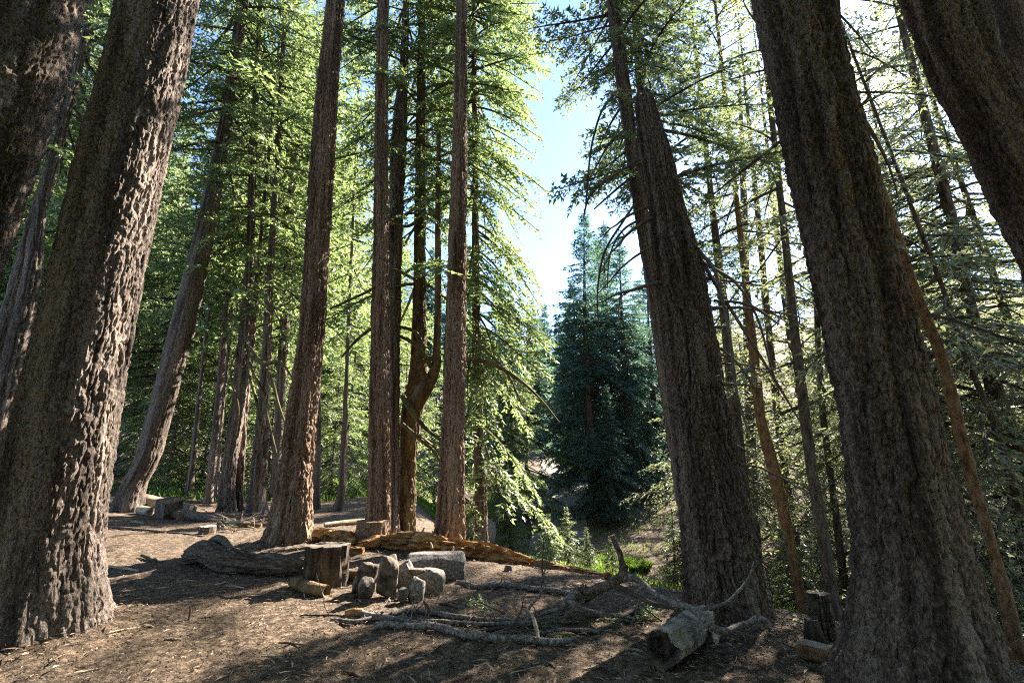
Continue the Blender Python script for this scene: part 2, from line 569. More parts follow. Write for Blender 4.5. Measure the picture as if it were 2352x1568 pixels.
def branch_template(L, seed, leaf=.085, ratio=.34, step=.055, tstep=.11, droop=.25, bare=.25, wood=True, width=.42, fill=1.0, third=False, sag=.15):
    rgn = np.random.default_rng(seed)
    mb = MB()
    n = 9
    t = np.linspace(0, 1, n)
    ph = rgn.uniform(0, 6)
    ax = np.stack([t * L, L * .05 * np.sin(3 * t + ph) * t, -droop * L * t ** 1.6 + .12 * droop * L * t ** 4], 1)
    rad = (.012 * L + .004) * (1 - t) ** .8 + .0025
    if wood:
        tube(ax, rad, None, 4, mb=mb, mat=0, cap=False)
    pts, dirs = [], []
    nt = max(4, int(L * (1 - bare) / tstep))
    for i in range(nt):
        ti = bare + (1 - bare) * (i + rgn.random() * .6) / nt
        p = np.array([np.interp(ti, t, ax[:, k]) for k in range(3)])
        for sgn in (-1, 1):
            if rgn.random() > .92:
                continue
            l = width * L * (1.02 - ti) ** .8 * min(1, .35 + (ti - bare) * 3) * rgn.uniform(.5, 1.15) + .06
            an = sgn * rgn.uniform(.75, 1.15)
            d = np.array([math.cos(an), math.sin(an), rgn.normal(-.12, .26)])
            m = max(2, int(l / step))
            tt = (np.arange(m) + .6) / m
            tw = p + d * l * tt[:, None] + np.array([.12 * l, 0, -sag * l]) * (tt ** 2)[:, None]
            if wood and l > .25:
                a, b = p, tw[-1]
                w = .0045
                q = np.array([a - [0, 0, w], a + [0, 0, w], tw[m // 2] + [0, 0, w], b, tw[m // 2] - [0, 0, w]])
                mb.add(q, [[0, 1, 2], [0, 2, 4], [4, 2, 3]], 0)
            for s2 in (-1, 1):
                an2 = an + s2 * rgn.uniform(.5, 1.0, m)
                dd = np.stack([np.cos(an2), np.sin(an2), rgn.normal(-.12, .34, m)], 1)
                k = rgn.random(m) < fill
                pts.append(tw[k])
                dirs.append(dd[k])
            pts.append(tw[-1:])
            dirs.append(d[None])
    m = int(L * .6 / step)
    if m > 0:
        tt = rgn.uniform(.4, 1, m)
        p = np.stack([np.interp(tt, t, ax[:, k]) for k in range(3)], 1)
        an = rgn.uniform(-1, 1, m)
        pts.append(p)
        dirs.append(np.stack([np.cos(an), np.sin(an), rgn.normal(0, .25, m)], 1))
    V, Fq, a = leaflets(np.concatenate(pts), np.concatenate(dirs), leaf, ratio, rgn)
    mb.add(V, Fq, 1, a)
    return mb


def flat(mb):
    V = np.concatenate(mb.v)
    A = np.concatenate(mb.a)
    out = {}
    for f, m in zip(mb.f, mb.m):
        for mm in np.unique(m):
            out.setdefault((f.shape[1], int(mm)), []).append(f[m == mm])
    return V, A, {k: np.concatenate(v) for k, v in out.items()}


_lib = {}


def lib(kind):
    if kind in _lib:
        return _lib[kind]
    P = {'fine': dict(leaf=.08, ratio=.42, step=.036, tstep=.085, sag=.3),
         'mid': dict(leaf=.14, ratio=.42, step=.085, tstep=.16, width=.42, sag=.25),
         'sparse': dict(leaf=.09, ratio=.4, step=.055, tstep=.125, fill=.85, width=.42, sag=.3),
         'droop': dict(leaf=.105, ratio=.42, step=.05, tstep=.11, droop=.5, sag=.5, width=.38, bare=.3),
         'coarse': dict(leaf=.18, ratio=.42, step=.11, tstep=.2, width=.42, bare=.12, sag=.3),
         'far': dict(leaf=.45, ratio=.28, step=.3, tstep=.4, width=.45, bare=.1, wood=False)}[kind]
    lens = {'fine': [.45, .8, 1.4, 2.2, 3], 'droop': [.5, .9, 1.6, 2.4, 3.2], 'far': [.8, 1.5, 3]}.get(kind, [.5, .9, 1.6, 2.5, 3.4])
    _lib[kind] = [(L, flat(branch_template(L, 100 + 10 * i + k, **P))) for i, L in enumerate(lens) for k in range(2)]
    return _lib[kind]


def crown(axis, zs, lens, pitches, kind, seed, az=None):
    """axis(z)->xyz ; arrays of heights, lengths, pitches"""
    rgn = np.random.default_rng(seed)
    T = lib(kind)
    L0 = np.array([t[0] for t in T])
    mb = MB()
    g = rgn.uniform(0, 6)
    for i, (z, L, pt) in enumerate(zip(zs, lens, pitches)):
        a = (g + i * 2.39996 + rgn.normal(0, .35)) if az is None else az[i]
        c = np.argsort(np.abs(L0 - L))[:2]
        L_, (V, A, fs) = T[int(rgn.choice(c))]
        s = L / L_
        rot = (Matrix.Rotation(a, 3, 'Z') @ Matrix.Rotation(-pt, 3, 'Y') @ Matrix.Rotation(rgn.normal(0, .22), 3, 'X'))
        Rm = np.array(rot)
        Q = (V * [s, s * rgn.uniform(.85, 1.15), s]) @ Rm.T + axis(z)
        sh = rgn.normal(0, .12)
        first = True
        for (k, mm), f in fs.items():
            if first:
                mb.v.append(Q)
                mb.a.append(np.clip(A + sh, 0, 1))
                base = mb.n
                mb.n += len(Q)
                first = False
            mb.f.append(f + base)
            mb.m.append(np.full(len(f), mm))
    return mb


def fir_profile(n, z0, z1, rmax, seed, low=.75, jitter=.3, top=.3, p0=-.35, p1=.5, belly=.3):
    rgn = np.random.default_rng(seed)
    t = np.sort(rgn.random(n) ** .85)
    zs = z0 + (z1 - z0) * t
    env = np.where(t < belly, low + (1 - low) * t / belly, (1 - (t - belly) / (1 - belly)) ** .85)
    L = np.maximum(rmax * env * (1 + rgn.normal(0, jitter, n)).clip(.45, 1.6), top)
    return zs, L, p0 + (p1 - p0) * t ** 1.4 + rgn.normal(0, .12, n)


# ------------------------------------------------------------------ trunks
class Axis:
    def __init__(s, nodes, Y, top, lean=None):
        """nodes: (py, xl, xr) seen edges at depth Y, ordered top to bottom"""
        zz, xx, rr = [], [], []
        for py, xl, xr in nodes:
            p = at((xl + xr) / 2, py, Y)
            dep = float(np.dot(p - CAM, _f))
            a = math.atan(abs((xl + xr) / 2 - CX) / F)
            zz.append(p[2])
            xx.append(p[0])
            rr.append((xr - xl) / 2 / F * dep * math.cos(a))
        o = np.argsort(zz)
        s.z, s.x, s.r, s.Y = np.array(zz)[o], np.array(xx)[o], np.array(rr)[o], Y
        s.top = top
        k = max(0, len(o) - 3)
        s.sl = (s.x[-1] - s.x[k]) / (s.z[-1] - s.z[k]) if len(o) > 1 else 0
        s.z0 = float(H(np.interp(s.z[0], s.z, s.x), Y))

    def X(s, z):
        z = np.asarray(z, float)
        hi = s.x[-1] + s.sl * (z - s.z[-1])
        k = min(1, len(s.z) - 1)
        lo = s.x[0] + ((s.x[k] - s.x[0]) / max(1e-6, s.z[k] - s.z[0])) * (z - s.z[0])
        return np.where(z > s.z[-1], hi, np.where(z < s.z[0], lo, np.interp(z, s.z, s.x)))

    def Rd(s, z):
        z = np.asarray(z, float)
        hi = s.r[-1] * np.clip((s.top - z) / max(1e-6, s.top - s.z[-1]), .02, 1) ** .8
        return np.where(z > s.z[-1], hi, np.interp(z, s.z, s.r))

    def __call__(s, z):
        return np.array([float(s.X(z)), s.Y, float(z)])

    def base(s):
        return np.array([float(s.X(s.z0)), s.Y, s.z0])


def trunk(ax, nth, dz, zvis, seed, pw=.1, ph=.34, depth=.03, flare=.15, fh=.3, lobes=5, jag=0.0, fine_top=None):
    z0 = ax.z0 - .45
    zt = ax.top
    zz = np.arange(z0, min(zvis, zt), dz)
    if zvis < zt:
        zz = np.concatenate([zz, np.arange(zvis, zt, 1.0), [zt]])
    face = math.atan2(-ax.Y, -float(ax.X(ax.z0 + 2)))
    nf = int(nth * .8)
    th = np.concatenate([np.linspace(-R_(112), R_(112), nf, endpoint=False), np.linspace(R_(112), R_(248), nth - nf, endpoint=False)]) + face
    TH, Z = np.meshgrid(th, zz)
    sm = np.arange(-4, 5) * .06
    r = np.mean([ax.Rd(zz + k) for k in sm], axis=0)
    x = np.mean([ax.X(zz + k) for k in sm], axis=0)
    Rm = float(np.median(r[zz < zvis]))
    rg_ = np.random.default_rng(seed)
    p1, p2 = rg_.uniform(0, 6, 2)
    fl = np.exp(-np.maximum(Z - ax.z0, 0) / fh)
    rad = r[:, None] * (1 + flare * fl * (.45 + .55 * np.sin(lobes * TH + p1) + .35 * np.sin((lobes + 3) * TH + p2)))
    rad = rad * (1 + .05 * (fbm(np.cos(TH) * 1.4, np.sin(TH) * 1.4, Z * .7, seed + 1, 2) - .5) * 2)
    amp = np.clip(r / Rm, .3, 1.3)[:, None]
    b = bark(TH, Z, Rm, seed, pw, ph, depth)
    rad = rad + b * amp
    Zj = Z
    if jag:
        w = np.clip((Z - (zt - jag)) / jag, 0, 1)
        Zj = Z - w * jag * 1.1 * fbm(np.cos(TH) * 2.2, np.sin(TH) * 2.2, 0, seed + 40, 3)
    V = np.stack([x[:, None] + np.cos(TH) * rad, ax.Y + np.sin(TH) * rad, Zj], -1)
    mb = MB()
    at_ = np.clip(.5 + (fbm(np.cos(TH) * 3, np.sin(TH) * 3, Z * .8, seed + 7, 3) - .5) * 2.0, 0, 1)
    mb.add(V.reshape(-1, 3), grid_faces(len(zz), nth), 0, at_.ravel())
    c = V[-1].mean(0) - [0, 0, jag * .5]
    j = np.arange(nth)
    mb.add(np.concatenate([V[-1], [c]]), np.stack([j, (j + 1) % nth, np.full(nth, nth)], 1), 0)
    return mb


def dead_branch(p, d, L, r, seed, droop=.35, n=9, wig=.06, forks=2):
    rgn = np.random.default_rng(seed)
    d = np.asarray(d, float)
    d /= np.linalg.norm(d)
    t = np.linspace(0, 1, n)
    pts = p + d * L * t[:, None] + np.array([0, 0, -droop * L]) * (t ** 2)[:, None] + np.cumsum(rgn.normal(0, wig * L / n ** .5, (n, 3)), 0) * t[:, None]
    mb = tube(pts, r * (1 - .8 * t), None, 6)
    for k in range(forks):
        i = rgn.integers(3, n - 2)
        d2 = d + rgn.normal(0, .5, 3)
        d2 /= np.linalg.norm(d2)
        l2 = L * rgn.uniform(.2, .45)
        tt = np.linspace(0, 1, 5)
        q = pts[i] + d2 * l2 * tt[:, None] + np.array([0, 0, -droop * l2 * 1.4]) * (tt ** 2)[:, None]
        tube(q, r * .45 * (1 - .75 * tt), None, 4, mb=mb)
    return mb


def hero(name, label, ax, m, nth, dz, zvis, seed, group=None, cr=None, leaf=None, wood='twig', cat='tree', **kw):
    b = ax.base()
    t = thing(name, label, cat, b, group)
    part('trunk', trunk(ax, nth, dz, zvis, seed, **kw), M[m], t, b, None, dz > .042)
    if cr is not None:
        part('crown', cr, [M[wood], M[leaf]], t, b, 'stuff', smooth=False)
    return t, b


def stubs(t, b, ax, specs, m, name='branch'):
    """specs: (py, side angle, length, radius, droop) dead limbs"""
    for i, (py, ang, L, r, dr, el) in enumerate(specs):
        z = zat(py, ax.Y)
        c = ax(z)
        rad = float(ax.Rd(z))
        d = np.array([math.cos(ang), math.sin(ang), el])
        p = c + np.array([math.cos(ang), math.sin(ang), 0]) * rad * .8
        part(name, dead_branch(p, d, L, r * 1.35, i * 7 + int(L * 100), dr), M[m], t, b)


def px_limb(t, b, pts, m, name='limb', seg=6):
    """pts: (px,py,Y,rpx)"""
    P = [at(px, py, Y) for px, py, Y, r in pts]
    Rr = [r / F * Y for px, py, Y, r in pts]
    part(name, tube(P, Rr, len(P) * 5, seg), M[m], t, b)


# left giants
ax0 = Axis([(0, -60, 190), (150, -100, 160), (300, -150, 112), (450, -200, 62), (620, -260, 14), (900, -360, -90), (1150, -450, -150), (1400, -560, -170)], 4.4, 30)
hero('fir_tree', 'massive rough-barked trunk cut by the upper left corner of the photo', ax0, 'bark_grey', 140, .03, 6.7, 11, cat='tree', pw=.08, ph=.26, depth=.026)
ax2 = Axis([(0, 276, 452), (183, 234, 422), (366, 180, 383), (549, 140, 349), (757, 90, 316), (940, 38, 285), (1100, 2, 262), (1228, -22, 250), (1330, -40, 252), (1400, -62, 268)], 4.35, 32)
cr2 = None
hero('fir_tree', 'broad leaning trunk with furrowed bark, sunlit along its right edge, left foreground', ax2, 'bark_grey', 210, .023, 6.6, 12, pw=.07, ph=.26, depth=.021, flare=.16, fh=.2)
# curved leaner
ax3 = Axis([(0, 545, 571), (220, 516, 543), (366, 487, 521), (549, 445, 492), (757, 390, 449), (940, 340, 398), (1050, 311, 371), (1130, 268, 330), (1182, 246, 334)], 11.9, 27)
zs, L, p = fir_profile(130, 9.4, 24, 2.5, 3, low=.9)
hero('fir_tree', 'slim trunk sweeping up to the right from a curved base beside the sawn block', ax3, 'bark_grey', 90, .045, 14.5, 13, cr=crown(ax3, zs, L, p - .2, 'mid', 31), leaf='leaf_b', pw=.09, ph=.3, depth=.022)
# tree five
ax5 = Axis([(0, 752, 791), (183, 730, 777), (366, 713, 768), (549, 702, 757), (757, 689, 746), (940, 661, 728), (1123, 636, 716), (1200, 622, 716), (1243, 608, 722)], 8.3, 30)
zs, L, p = fir_profile(36, 14, 28, 2.6, 5)
t5, b5 = hero('fir_tree', 'tall straight tree with warm brown bark and a flared sunlit foot behind the grey log', ax5, 'bark_warm', 104, .034, 11.8, 15, cr=crown(ax5, zs, L, p, 'coarse', 51), leaf='leaf_b', pw=.075, ph=.3, depth=.028, flare=.2, fh=.35)
# the cluster
ax6 = Axis([(0, 868, 893), (183, 863, 891), (549, 858, 892), (757, 852, 893), (940, 849, 893), (1123, 847, 894), (1228, 838, 898)], 8.45, 28)
zs, L, p = fir_profile(34, 14, 27, 2.4, 6)
hero('fir_tree', 'straight grey-brown trunk rising behind the low sawn stump, leftmost of the central cluster', ax6, 'bark_warm', 80, .036, 12, 16, cr=crown(ax6, zs, L, p, 'coarse', 61), leaf='leaf_b', pw=.07, ph=.3, depth=.02)
ax6b = Axis([(0, 926, 939), (183, 917, 937), (227, 908, 936), (366, 896, 931), (549, 893, 923), (757, 893, 919), (1123, 892, 917), (1228, 888, 919)], 10.0, 27)
zs, L, p = fir_profile(110, 8, 26, 2.2, 7)
hero('fir_tree', 'dark knobbly trunk pressed close behind the grey-brown one in the central cluster', ax6b, 'bark_dark', 66, .04, 12, 17, cr=crown(ax6b, zs, L, p, 'sparse', 62), leaf='leaf_b', pw=.07, ph=.25, depth=.025)
ax7 = Axis([(0, 962, 977), (366, 954, 977), (574, 951, 977), (757, 947, 979), (850, 943, 980), (904, 930, 984), (950, 921, 968), (1050, 918, 956), (1228, 910, 954)], 10.3, 27)
zs, L, p = fir_profile(190, 4.6, 26, 2.2, 8, low=.8, p0=-.25)
t7, b7 = hero('fir_tree', 'forked mossy tree with many drooping limbs in the middle of the cluster', ax7, 'bark_moss', 70, .04, 12, 18, cr=crown(ax7, zs, L, p, 'droop', 71), leaf='leaf_a', wood='moss_wood', pw=.07, ph=.3, depth=.018)
px_limb(t7, b7, [(950, 935, 9.6, 20), (975, 895, 9.55, 18), (999, 850, 9.5, 12), (1004, 780, 9.5, 9), (1006, 650, 9.5, 8.5), (1006, 480, 9.5, 7.5), (1008, 300, 9.5, 5)], 'bark_moss', 'stem', 10)
for pts in ([(925, 910, 9.5, 7), (945, 945, 9.2, 6), (985, 990, 9.0, 5), (1012, 1012, 8.8, 4), (1035, 1060, 8.7, 3)],
            [(985, 870, 9.5, 7), (965, 845, 9.2, 6), (975, 830, 9.0, 5.5), (1010, 818, 8.8, 5)],
            [(990, 842, 9.5, 6), (970, 810, 9.2, 6), (945, 785, 9.1, 5), (918, 772, 9.0, 4)],
            [(975, 800, 9.5, 6), (950, 760, 9.3, 5), (925, 752, 9.2, 5), (880, 748, 9.2, 3)],
            [(1050, 830, 9.0, 6), (1090, 825, 8.9, 6), (1140, 840, 8.8, 5), (1190, 870, 8.6, 4), (1240, 915, 8.5, 2.5), (1285, 970, 8.4, 1.5)],
            [(1065, 750, 9.2, 5), (1100, 790, 9, 4), (1160, 850, 8.8, 3), (1200, 930, 8.7, 2)],
            [(925, 975, 9.5, 6), (960, 1005, 9.2, 5), (1000, 1040, 9.0, 4), (1020, 1080, 8.9, 3)],
            [(960, 1000, 9.6, 6), (1000, 1035, 9.6, 5), (1018, 1075, 9.6, 4)],
            [(950, 640, 9.6, 5), (900, 620, 9.3, 4), (860, 660, 9.2, 4), (800, 690, 9.1, 3), (757, 710, 9.0, 2.5)],
            [(870, 745, 9.2, 4), (845, 760, 9.1, 4), (810, 790, 9.0, 3), (785, 820, 9, 2)],
            [(970, 500, 9.6, 5), (930, 520, 9.4, 4), (890, 500, 9.3, 4)]):
    px_limb(t7, b7, pts, 'moss_wood')
ax8 = Axis([(0, 1049, 1073), (183, 1044, 1072), (366, 1039, 1072), (549, 1031, 1070), (757, 1024, 1069), (940, 1017, 1066), (1123, 1008, 1065), (1245, 998, 1066)], 8.3, 28)
zs, L, p = fir_profile(30, 12.6, 27, 2.4, 9)
hero('fir_tree', 'straight warm brown trunk right behind the orange rotten log, rightmost of the cluster', ax8, 'bark_warm', 90, .034, 11.6, 19, cr=crown(ax8, zs, L, p, 'mid', 81), leaf='leaf_b', pw=.065, ph=.3, depth=.022)
ax8b = Axis([(300, 1085, 1097), (700, 1085, 1102), (1000, 1088, 1110), (1123, 1092, 1116), (1215, 1088, 1120)], 10.4, 22)
zs, L, p = fir_profile(400, .5, 26, 1.9, 10, low=.95, p0=-.45, belly=.6, jitter=.16)
azb = np.random.default_rng(10).uniform(-PI, PI, 400)
L = np.where(((azb > .6) | (azb < -1.9)) & (zs < 7), np.minimum(L, .45), L)
hero('fir_tree', 'bright drooping fir whose sunlit boughs sweep to the ground right of the cluster', ax8b, 'bark_dark', 40, .06, 11, 20, cr=crown(ax8b, zs, L, p, 'droop', 82, azb), leaf='leaf_a', wood='moss_wood', pw=.07, depth=.02)

# group of dark trunks on the left
axs = [(Axis([(300, 576, 590), (647, 562, 583), (867, 538, 570), (1040, 516, 548), (1123, 503, 538), (1190, 496, 541)], 12.6, 24), 'dark furrowed trunk with hanging mossy dead limbs behind the bare grey log', 'leaf_a', 41, 2.3),
       (Axis([(640, 586, 596), (867, 562, 578), (1040, 546, 562), (1123, 538, 560), (1190, 534, 562)], 12.9, 22), 'narrow dark trunk squeezed between two wider dark ones behind the bare log', None, 42, 1.6),
       (Axis([(647, 612, 628), (867, 598, 622), (1040, 582, 614), (1123, 572, 611), (1195, 562, 614)], 12.2, 23), 'blackish trunk with ragged bark just left of the sunlit flared foot', 'leaf_a', 43, 2.0)]
for a, lb, lf, sd_, rm in axs:
    zs, L, p = fir_profile(130 if lf else 20, 5.2 if lf else 9, a.top - 1, rm, sd_, low=.8)
    t4, b4 = hero('fir_tree', lb, a, 'bark_dark', 64, .05, 8, sd_, cr=crown(a, zs, L, p, 'mid', sd_), leaf=lf or 'leaf_b', wood='moss_wood', pw=.09, ph=.3, depth=.03)
    if sd_ == 41:
        for pts in ([(575, 800, 12.5, 5), (610, 835, 12, 5), (640, 830, 11.8, 4), (675, 870, 11.6, 3)], [(575, 815, 12.5, 5), (620, 860, 12, 4), (640, 930, 11.8, 3), (660, 985, 11.7, 2)],
                    [(572, 830, 12.5, 4), (600, 900, 12, 3), (620, 980, 11.8, 2.4), (635, 1040, 11.7, 1.5)], [(570, 850, 12.5, 4), (590, 930, 12.1, 3), (600, 1020, 12, 1.7)],
                    [(545, 800, 12.5, 3), (530, 860, 12.1, 2.5), (548, 940, 12, 2), (542, 1000, 12, 1.5)], [(570, 760, 12.5, 4), (620, 740, 12.0, 3), (660, 730, 11.7, 2)],
                    [(575, 640, 12.5, 4), (615, 690, 12.0, 3), (655, 760, 11.8, 2)]):
            px_limb(t4, b4, pts, 'moss_wood', 'branch')
for nodes, Y, lb in (([(600, 522, 530), (800, 505, 520), (1000, 486, 503), (1180, 465, 486)], 14, 'thin straight dark trunk a step left of the furrowed dark trio'),
                     ([(700, 532, 538), (1000, 500, 510), (1180, 489, 500)], 14.5, 'pole-thin dark trunk tucked against the furrowed dark trio'),
                     ([(880, 456, 466), (1040, 438, 452), (1175, 418, 440)], 15, 'short-looking dark trunk in front of the bright glade, right of the sweeping leaner'),
                     ([(256, 672, 697), (476, 660, 684), (700, 645, 668), (1000, 628, 650), (1190, 615, 640)], 15.5, 'pale grey trunk mostly hidden behind the tall sunlit-foot tree'),
                     ([(760, 722, 734), (950, 724, 738), (1100, 720, 736), (1205, 716, 736)], 14.0, 'mossy thin trunk just right of the sunlit flared foot'),
                     ([(900, 790, 799), (1060, 780, 797), (1130, 775, 795), (1200, 758, 782)], 13.5, 'small crooked dark trunk before the bright green glade')):
    a = Axis(nodes, Y, 19)
    zs, L, p = fir_profile(90, 5, 18.5, 1.7, int(Y * 10))
    hero('fir_tree', lb, a, 'bark_dark', 36, .09, 9, int(Y * 10), cr=crown(a, zs, L, p, 'coarse', int(Y * 10)), leaf='leaf_a', pw=.09, depth=.015)
for nodes, Y, lb, sd_ in (([(220, 128, 152), (380, 104, 128), (520, 58, 86), (760, -10, 30), (1100, -95, -40)], 9.5, 'mid-sized trunk seen between the two left giants, upper of the pair', 91),
                          ([(200, 160, 180), (480, 78, 108), (640, 52, 95), (830, 6, 60), (1060, -45, 16), (1180, -75, 2)], 8.6, 'sun-striped trunk seen between the two left giants, lower of the pair', 92)):
    a = Axis(nodes, Y, 25)
    zs, L, p = fir_profile(110, 7.5, 24, 2.4, sd_)
    hero('fir_tree', lb, a, 'bark_grey', 72, .05, 11, sd_, cr=crown(a, zs, L, p, 'mid', sd_), leaf='leaf_a', pw=.08, depth=.025)

# right giants
ax9 = Axis([(192, 1457, 1494), (256, 1459, 1506), (330, 1466, 1535), (400, 1478, 1552), (476, 1493, 1568), (574, 1500, 1600), (757, 1523, 1640), (940, 1540, 1668), (1123, 1557, 1708), (1230, 1568, 1730), (1330, 1576, 1752), (1405, 1572, 1768)], 4.75, zat(192, 4.75))
t9, b9 = hero('broken_snag', 'broken-topped dark snag with short dead limbs standing behind the hollow log', ax9, 'bark_dark', 200, .02, 99, 22, cat='dead tree', pw=.07, ph=.3, depth=.028, flare=.16, fh=.25, jag=.22)
stubs(t9, b9, ax9, [(205, PI - .3, .3, .014, .1, .25), (225, PI - .2, .2, .012, 0, .1), (640, .1, .75, .018, .12, .05), (650, PI + .2, .8, .02, .25, -.25), (710, .0, 1.0, .018, .25, .15),
                   (755, -.2, .22, .014, 0, 0), (815, .1, .3, .014, .1, .1), (830, .2, .8, .012, .1, 0), (880, .1, .5, .016, .1, .05), (955, -.4, .3, .013, .2, .1), (1015, .2, .45, .014, .3, -.1),
                   (1065, .1, .8, .012, .4, 0), (590, -1.2, .35, .014, .3, .2), (880, -1.3, .16, .015, 0, .2), (1180, -.6, .2, .008, 0, .3), (925, PI + .5, .3, .009, .2, -.2), (760, PI + .4, .3, .009, .3, -.1), (700, PI + .5, .35, .01, .3, -.2),
                   (360, PI - .2, .55, .014, .25, -.35), (470, PI - .1, .7, .016, .3, -.3), (500, PI + .1, .8, .018, .35, -.4), (560, PI, .7, .013, .5, -.4), (430, -1.1, .4, .012, .5, .2), (455, -1.0, .4, .012, .5, .3)], 'dead_wood')
# long hanging dead limbs right of the snag
for pts in ([(1590, 560, 4.7, 5), (1640, 620, 4.5, 4.5), (1662, 700, 4.4, 4), (1680, 800, 4.3, 4), (1692, 900, 4.3, 3.5), (1718, 990, 4.3, 2.5)],
            [(1600, 580, 4.8, 5), (1660, 680, 4.7, 4.5), (1710, 760, 4.6, 4), (1760, 840, 4.6, 3.5), (1800, 905, 4.6, 3), (1848, 985, 4.6, 2)],
            [(1610, 600, 4.7, 4), (1690, 650, 4.6, 3.5), (1735, 720, 4.6, 3), (1768, 830, 4.6, 2.5), (1790, 905, 4.6, 1.5)],
            [(1640, 690, 4.7, 3.5), (1720, 700, 4.5, 3.5), (1790, 745, 4.5, 2)],
            [(1655, 800, 4.7, 3), (1690, 830, 4.6, 2.5), (1740, 900, 4.6, 2), (1760, 930, 4.6, 1.3)]):
    px_limb(t9, b9, pts, 'dead_wood', 'branch')

ax10 = Axis([(-60, 1722, 1900), (0, 1732, 1910), (192, 1771, 1948), (384, 1806, 2004), (570, 1846, 2044), (766, 1884, 2106), (958, 1926, 2152), (1144, 1944, 2195), (1274, 1954, 2230), (1365, 1954, 2258), (1426, 1942, 2278), (1487, 1918, 2300), (1547, 1885, 2345)], 3.3, 30)
hero('fir_tree', 'huge near-black trunk hiding half of the sun, right foreground', ax10, 'bark_dark', 200, .021, 5.4, 24, pw=.075, ph=.26, depth=.027, flare=.1, fh=.2)
ax11 = Axis([(0, 2076, 2252), (150, 2128, 2295), (301, 2208, 2390), (570, 2325, 2530), (800, 2425, 2650), (1100, 2540, 2790), (1400, 2600, 2880)], 3.6, 28)
hero('fir_tree', 'dark leaning trunk crossing the upper right corner beside the sun', ax11, 'bark_dark', 150, .027, 5.9, 25, pw=.075, ph=.26, depth=.025)
ax12 = Axis([(0, 2262, 2420), (250, 2322, 2480), (600, 2420, 2600), (1400, 2660, 2900)], 4.6, 27)
hero('fir_tree', 'shadowed trunk filling the very corner at the upper right', ax12, 'bark_dark', 80, .045, 7, 26, pw=.085, ph=.26, depth=.03)
ax9a = Axis([(0, 1393, 1421), (183, 1415, 1446), (366, 1440, 1469), (476, 1455, 1487), (684, 1488, 1520), (867, 1512, 1548), (1100, 1545, 1590), (1320, 1580, 1640)], 6.6, 20)
zs, L, p = fir_profile(170, 5.3, 19, 1.1, 33, low=.85, p0=-.3)
t9a, b9a = hero('fir_tree', 'slim leaning fir rising left of the broken snag, its feathery boughs against the white sky', ax9a, 'bark_grey', 66, .04, 9.6, 27, cr=crown(ax9a, zs, L, p, 'fine', 91), leaf='leaf_b', pw=.06, ph=.2, depth=.012)
for pts in ([(1420, 205, 6.6, 4), (1380, 260, 6.3, 3.5), (1362, 320, 6.2, 3), (1345, 470, 6.1, 2)], [(1448, 290, 6.6, 4), (1400, 330, 6.2, 3.5), (1365, 390, 6.0, 2)],
            [(1452, 385, 6.6, 4), (1400, 410, 6.2, 3.5), (1350, 460, 6.0, 3), (1340, 500, 6.0, 2)], [(1460, 400, 6.6, 4), (1410, 440, 6.2, 3), (1365, 480, 6, 2)],
            [(1472, 450, 6.6, 4), (1430, 510, 6.2, 3.5), (1385, 590, 6.0, 3), (1372, 680, 6.0, 2), (1376, 760, 6.0, 1.3)], [(1478, 500, 6.6, 3.5), (1430, 530, 6.3, 3), (1400, 590, 6.1, 2), (1395, 660, 6.1, 1.4)]):
    px_limb(t9a, b9a, pts, 'twig', 'branch')
ax9b = Axis([(0, 1450, 1466), (200, 1462, 1480), (500, 1500, 1520), (900, 1545, 1565), (1250, 1590, 1615)], 7.7, 20)
zs, L, p = fir_profile(120, 5.4, 19, 1.9, 35, low=.9, p0=-.2)
az9 = np.random.default_rng(92).uniform(-PI, PI, 120)
hero('fir_tree', 'fir behind the broken snag with long level limbs netted against the glare', ax9b, 'bark_dark', 60, .06, 11, 28, cr=crown(ax9b, zs, np.where(np.abs(az9) > 1.9, np.minimum(L, .7), L), p, 'fine', 92, az9), leaf='leaf_b', pw=.07, depth=.015)

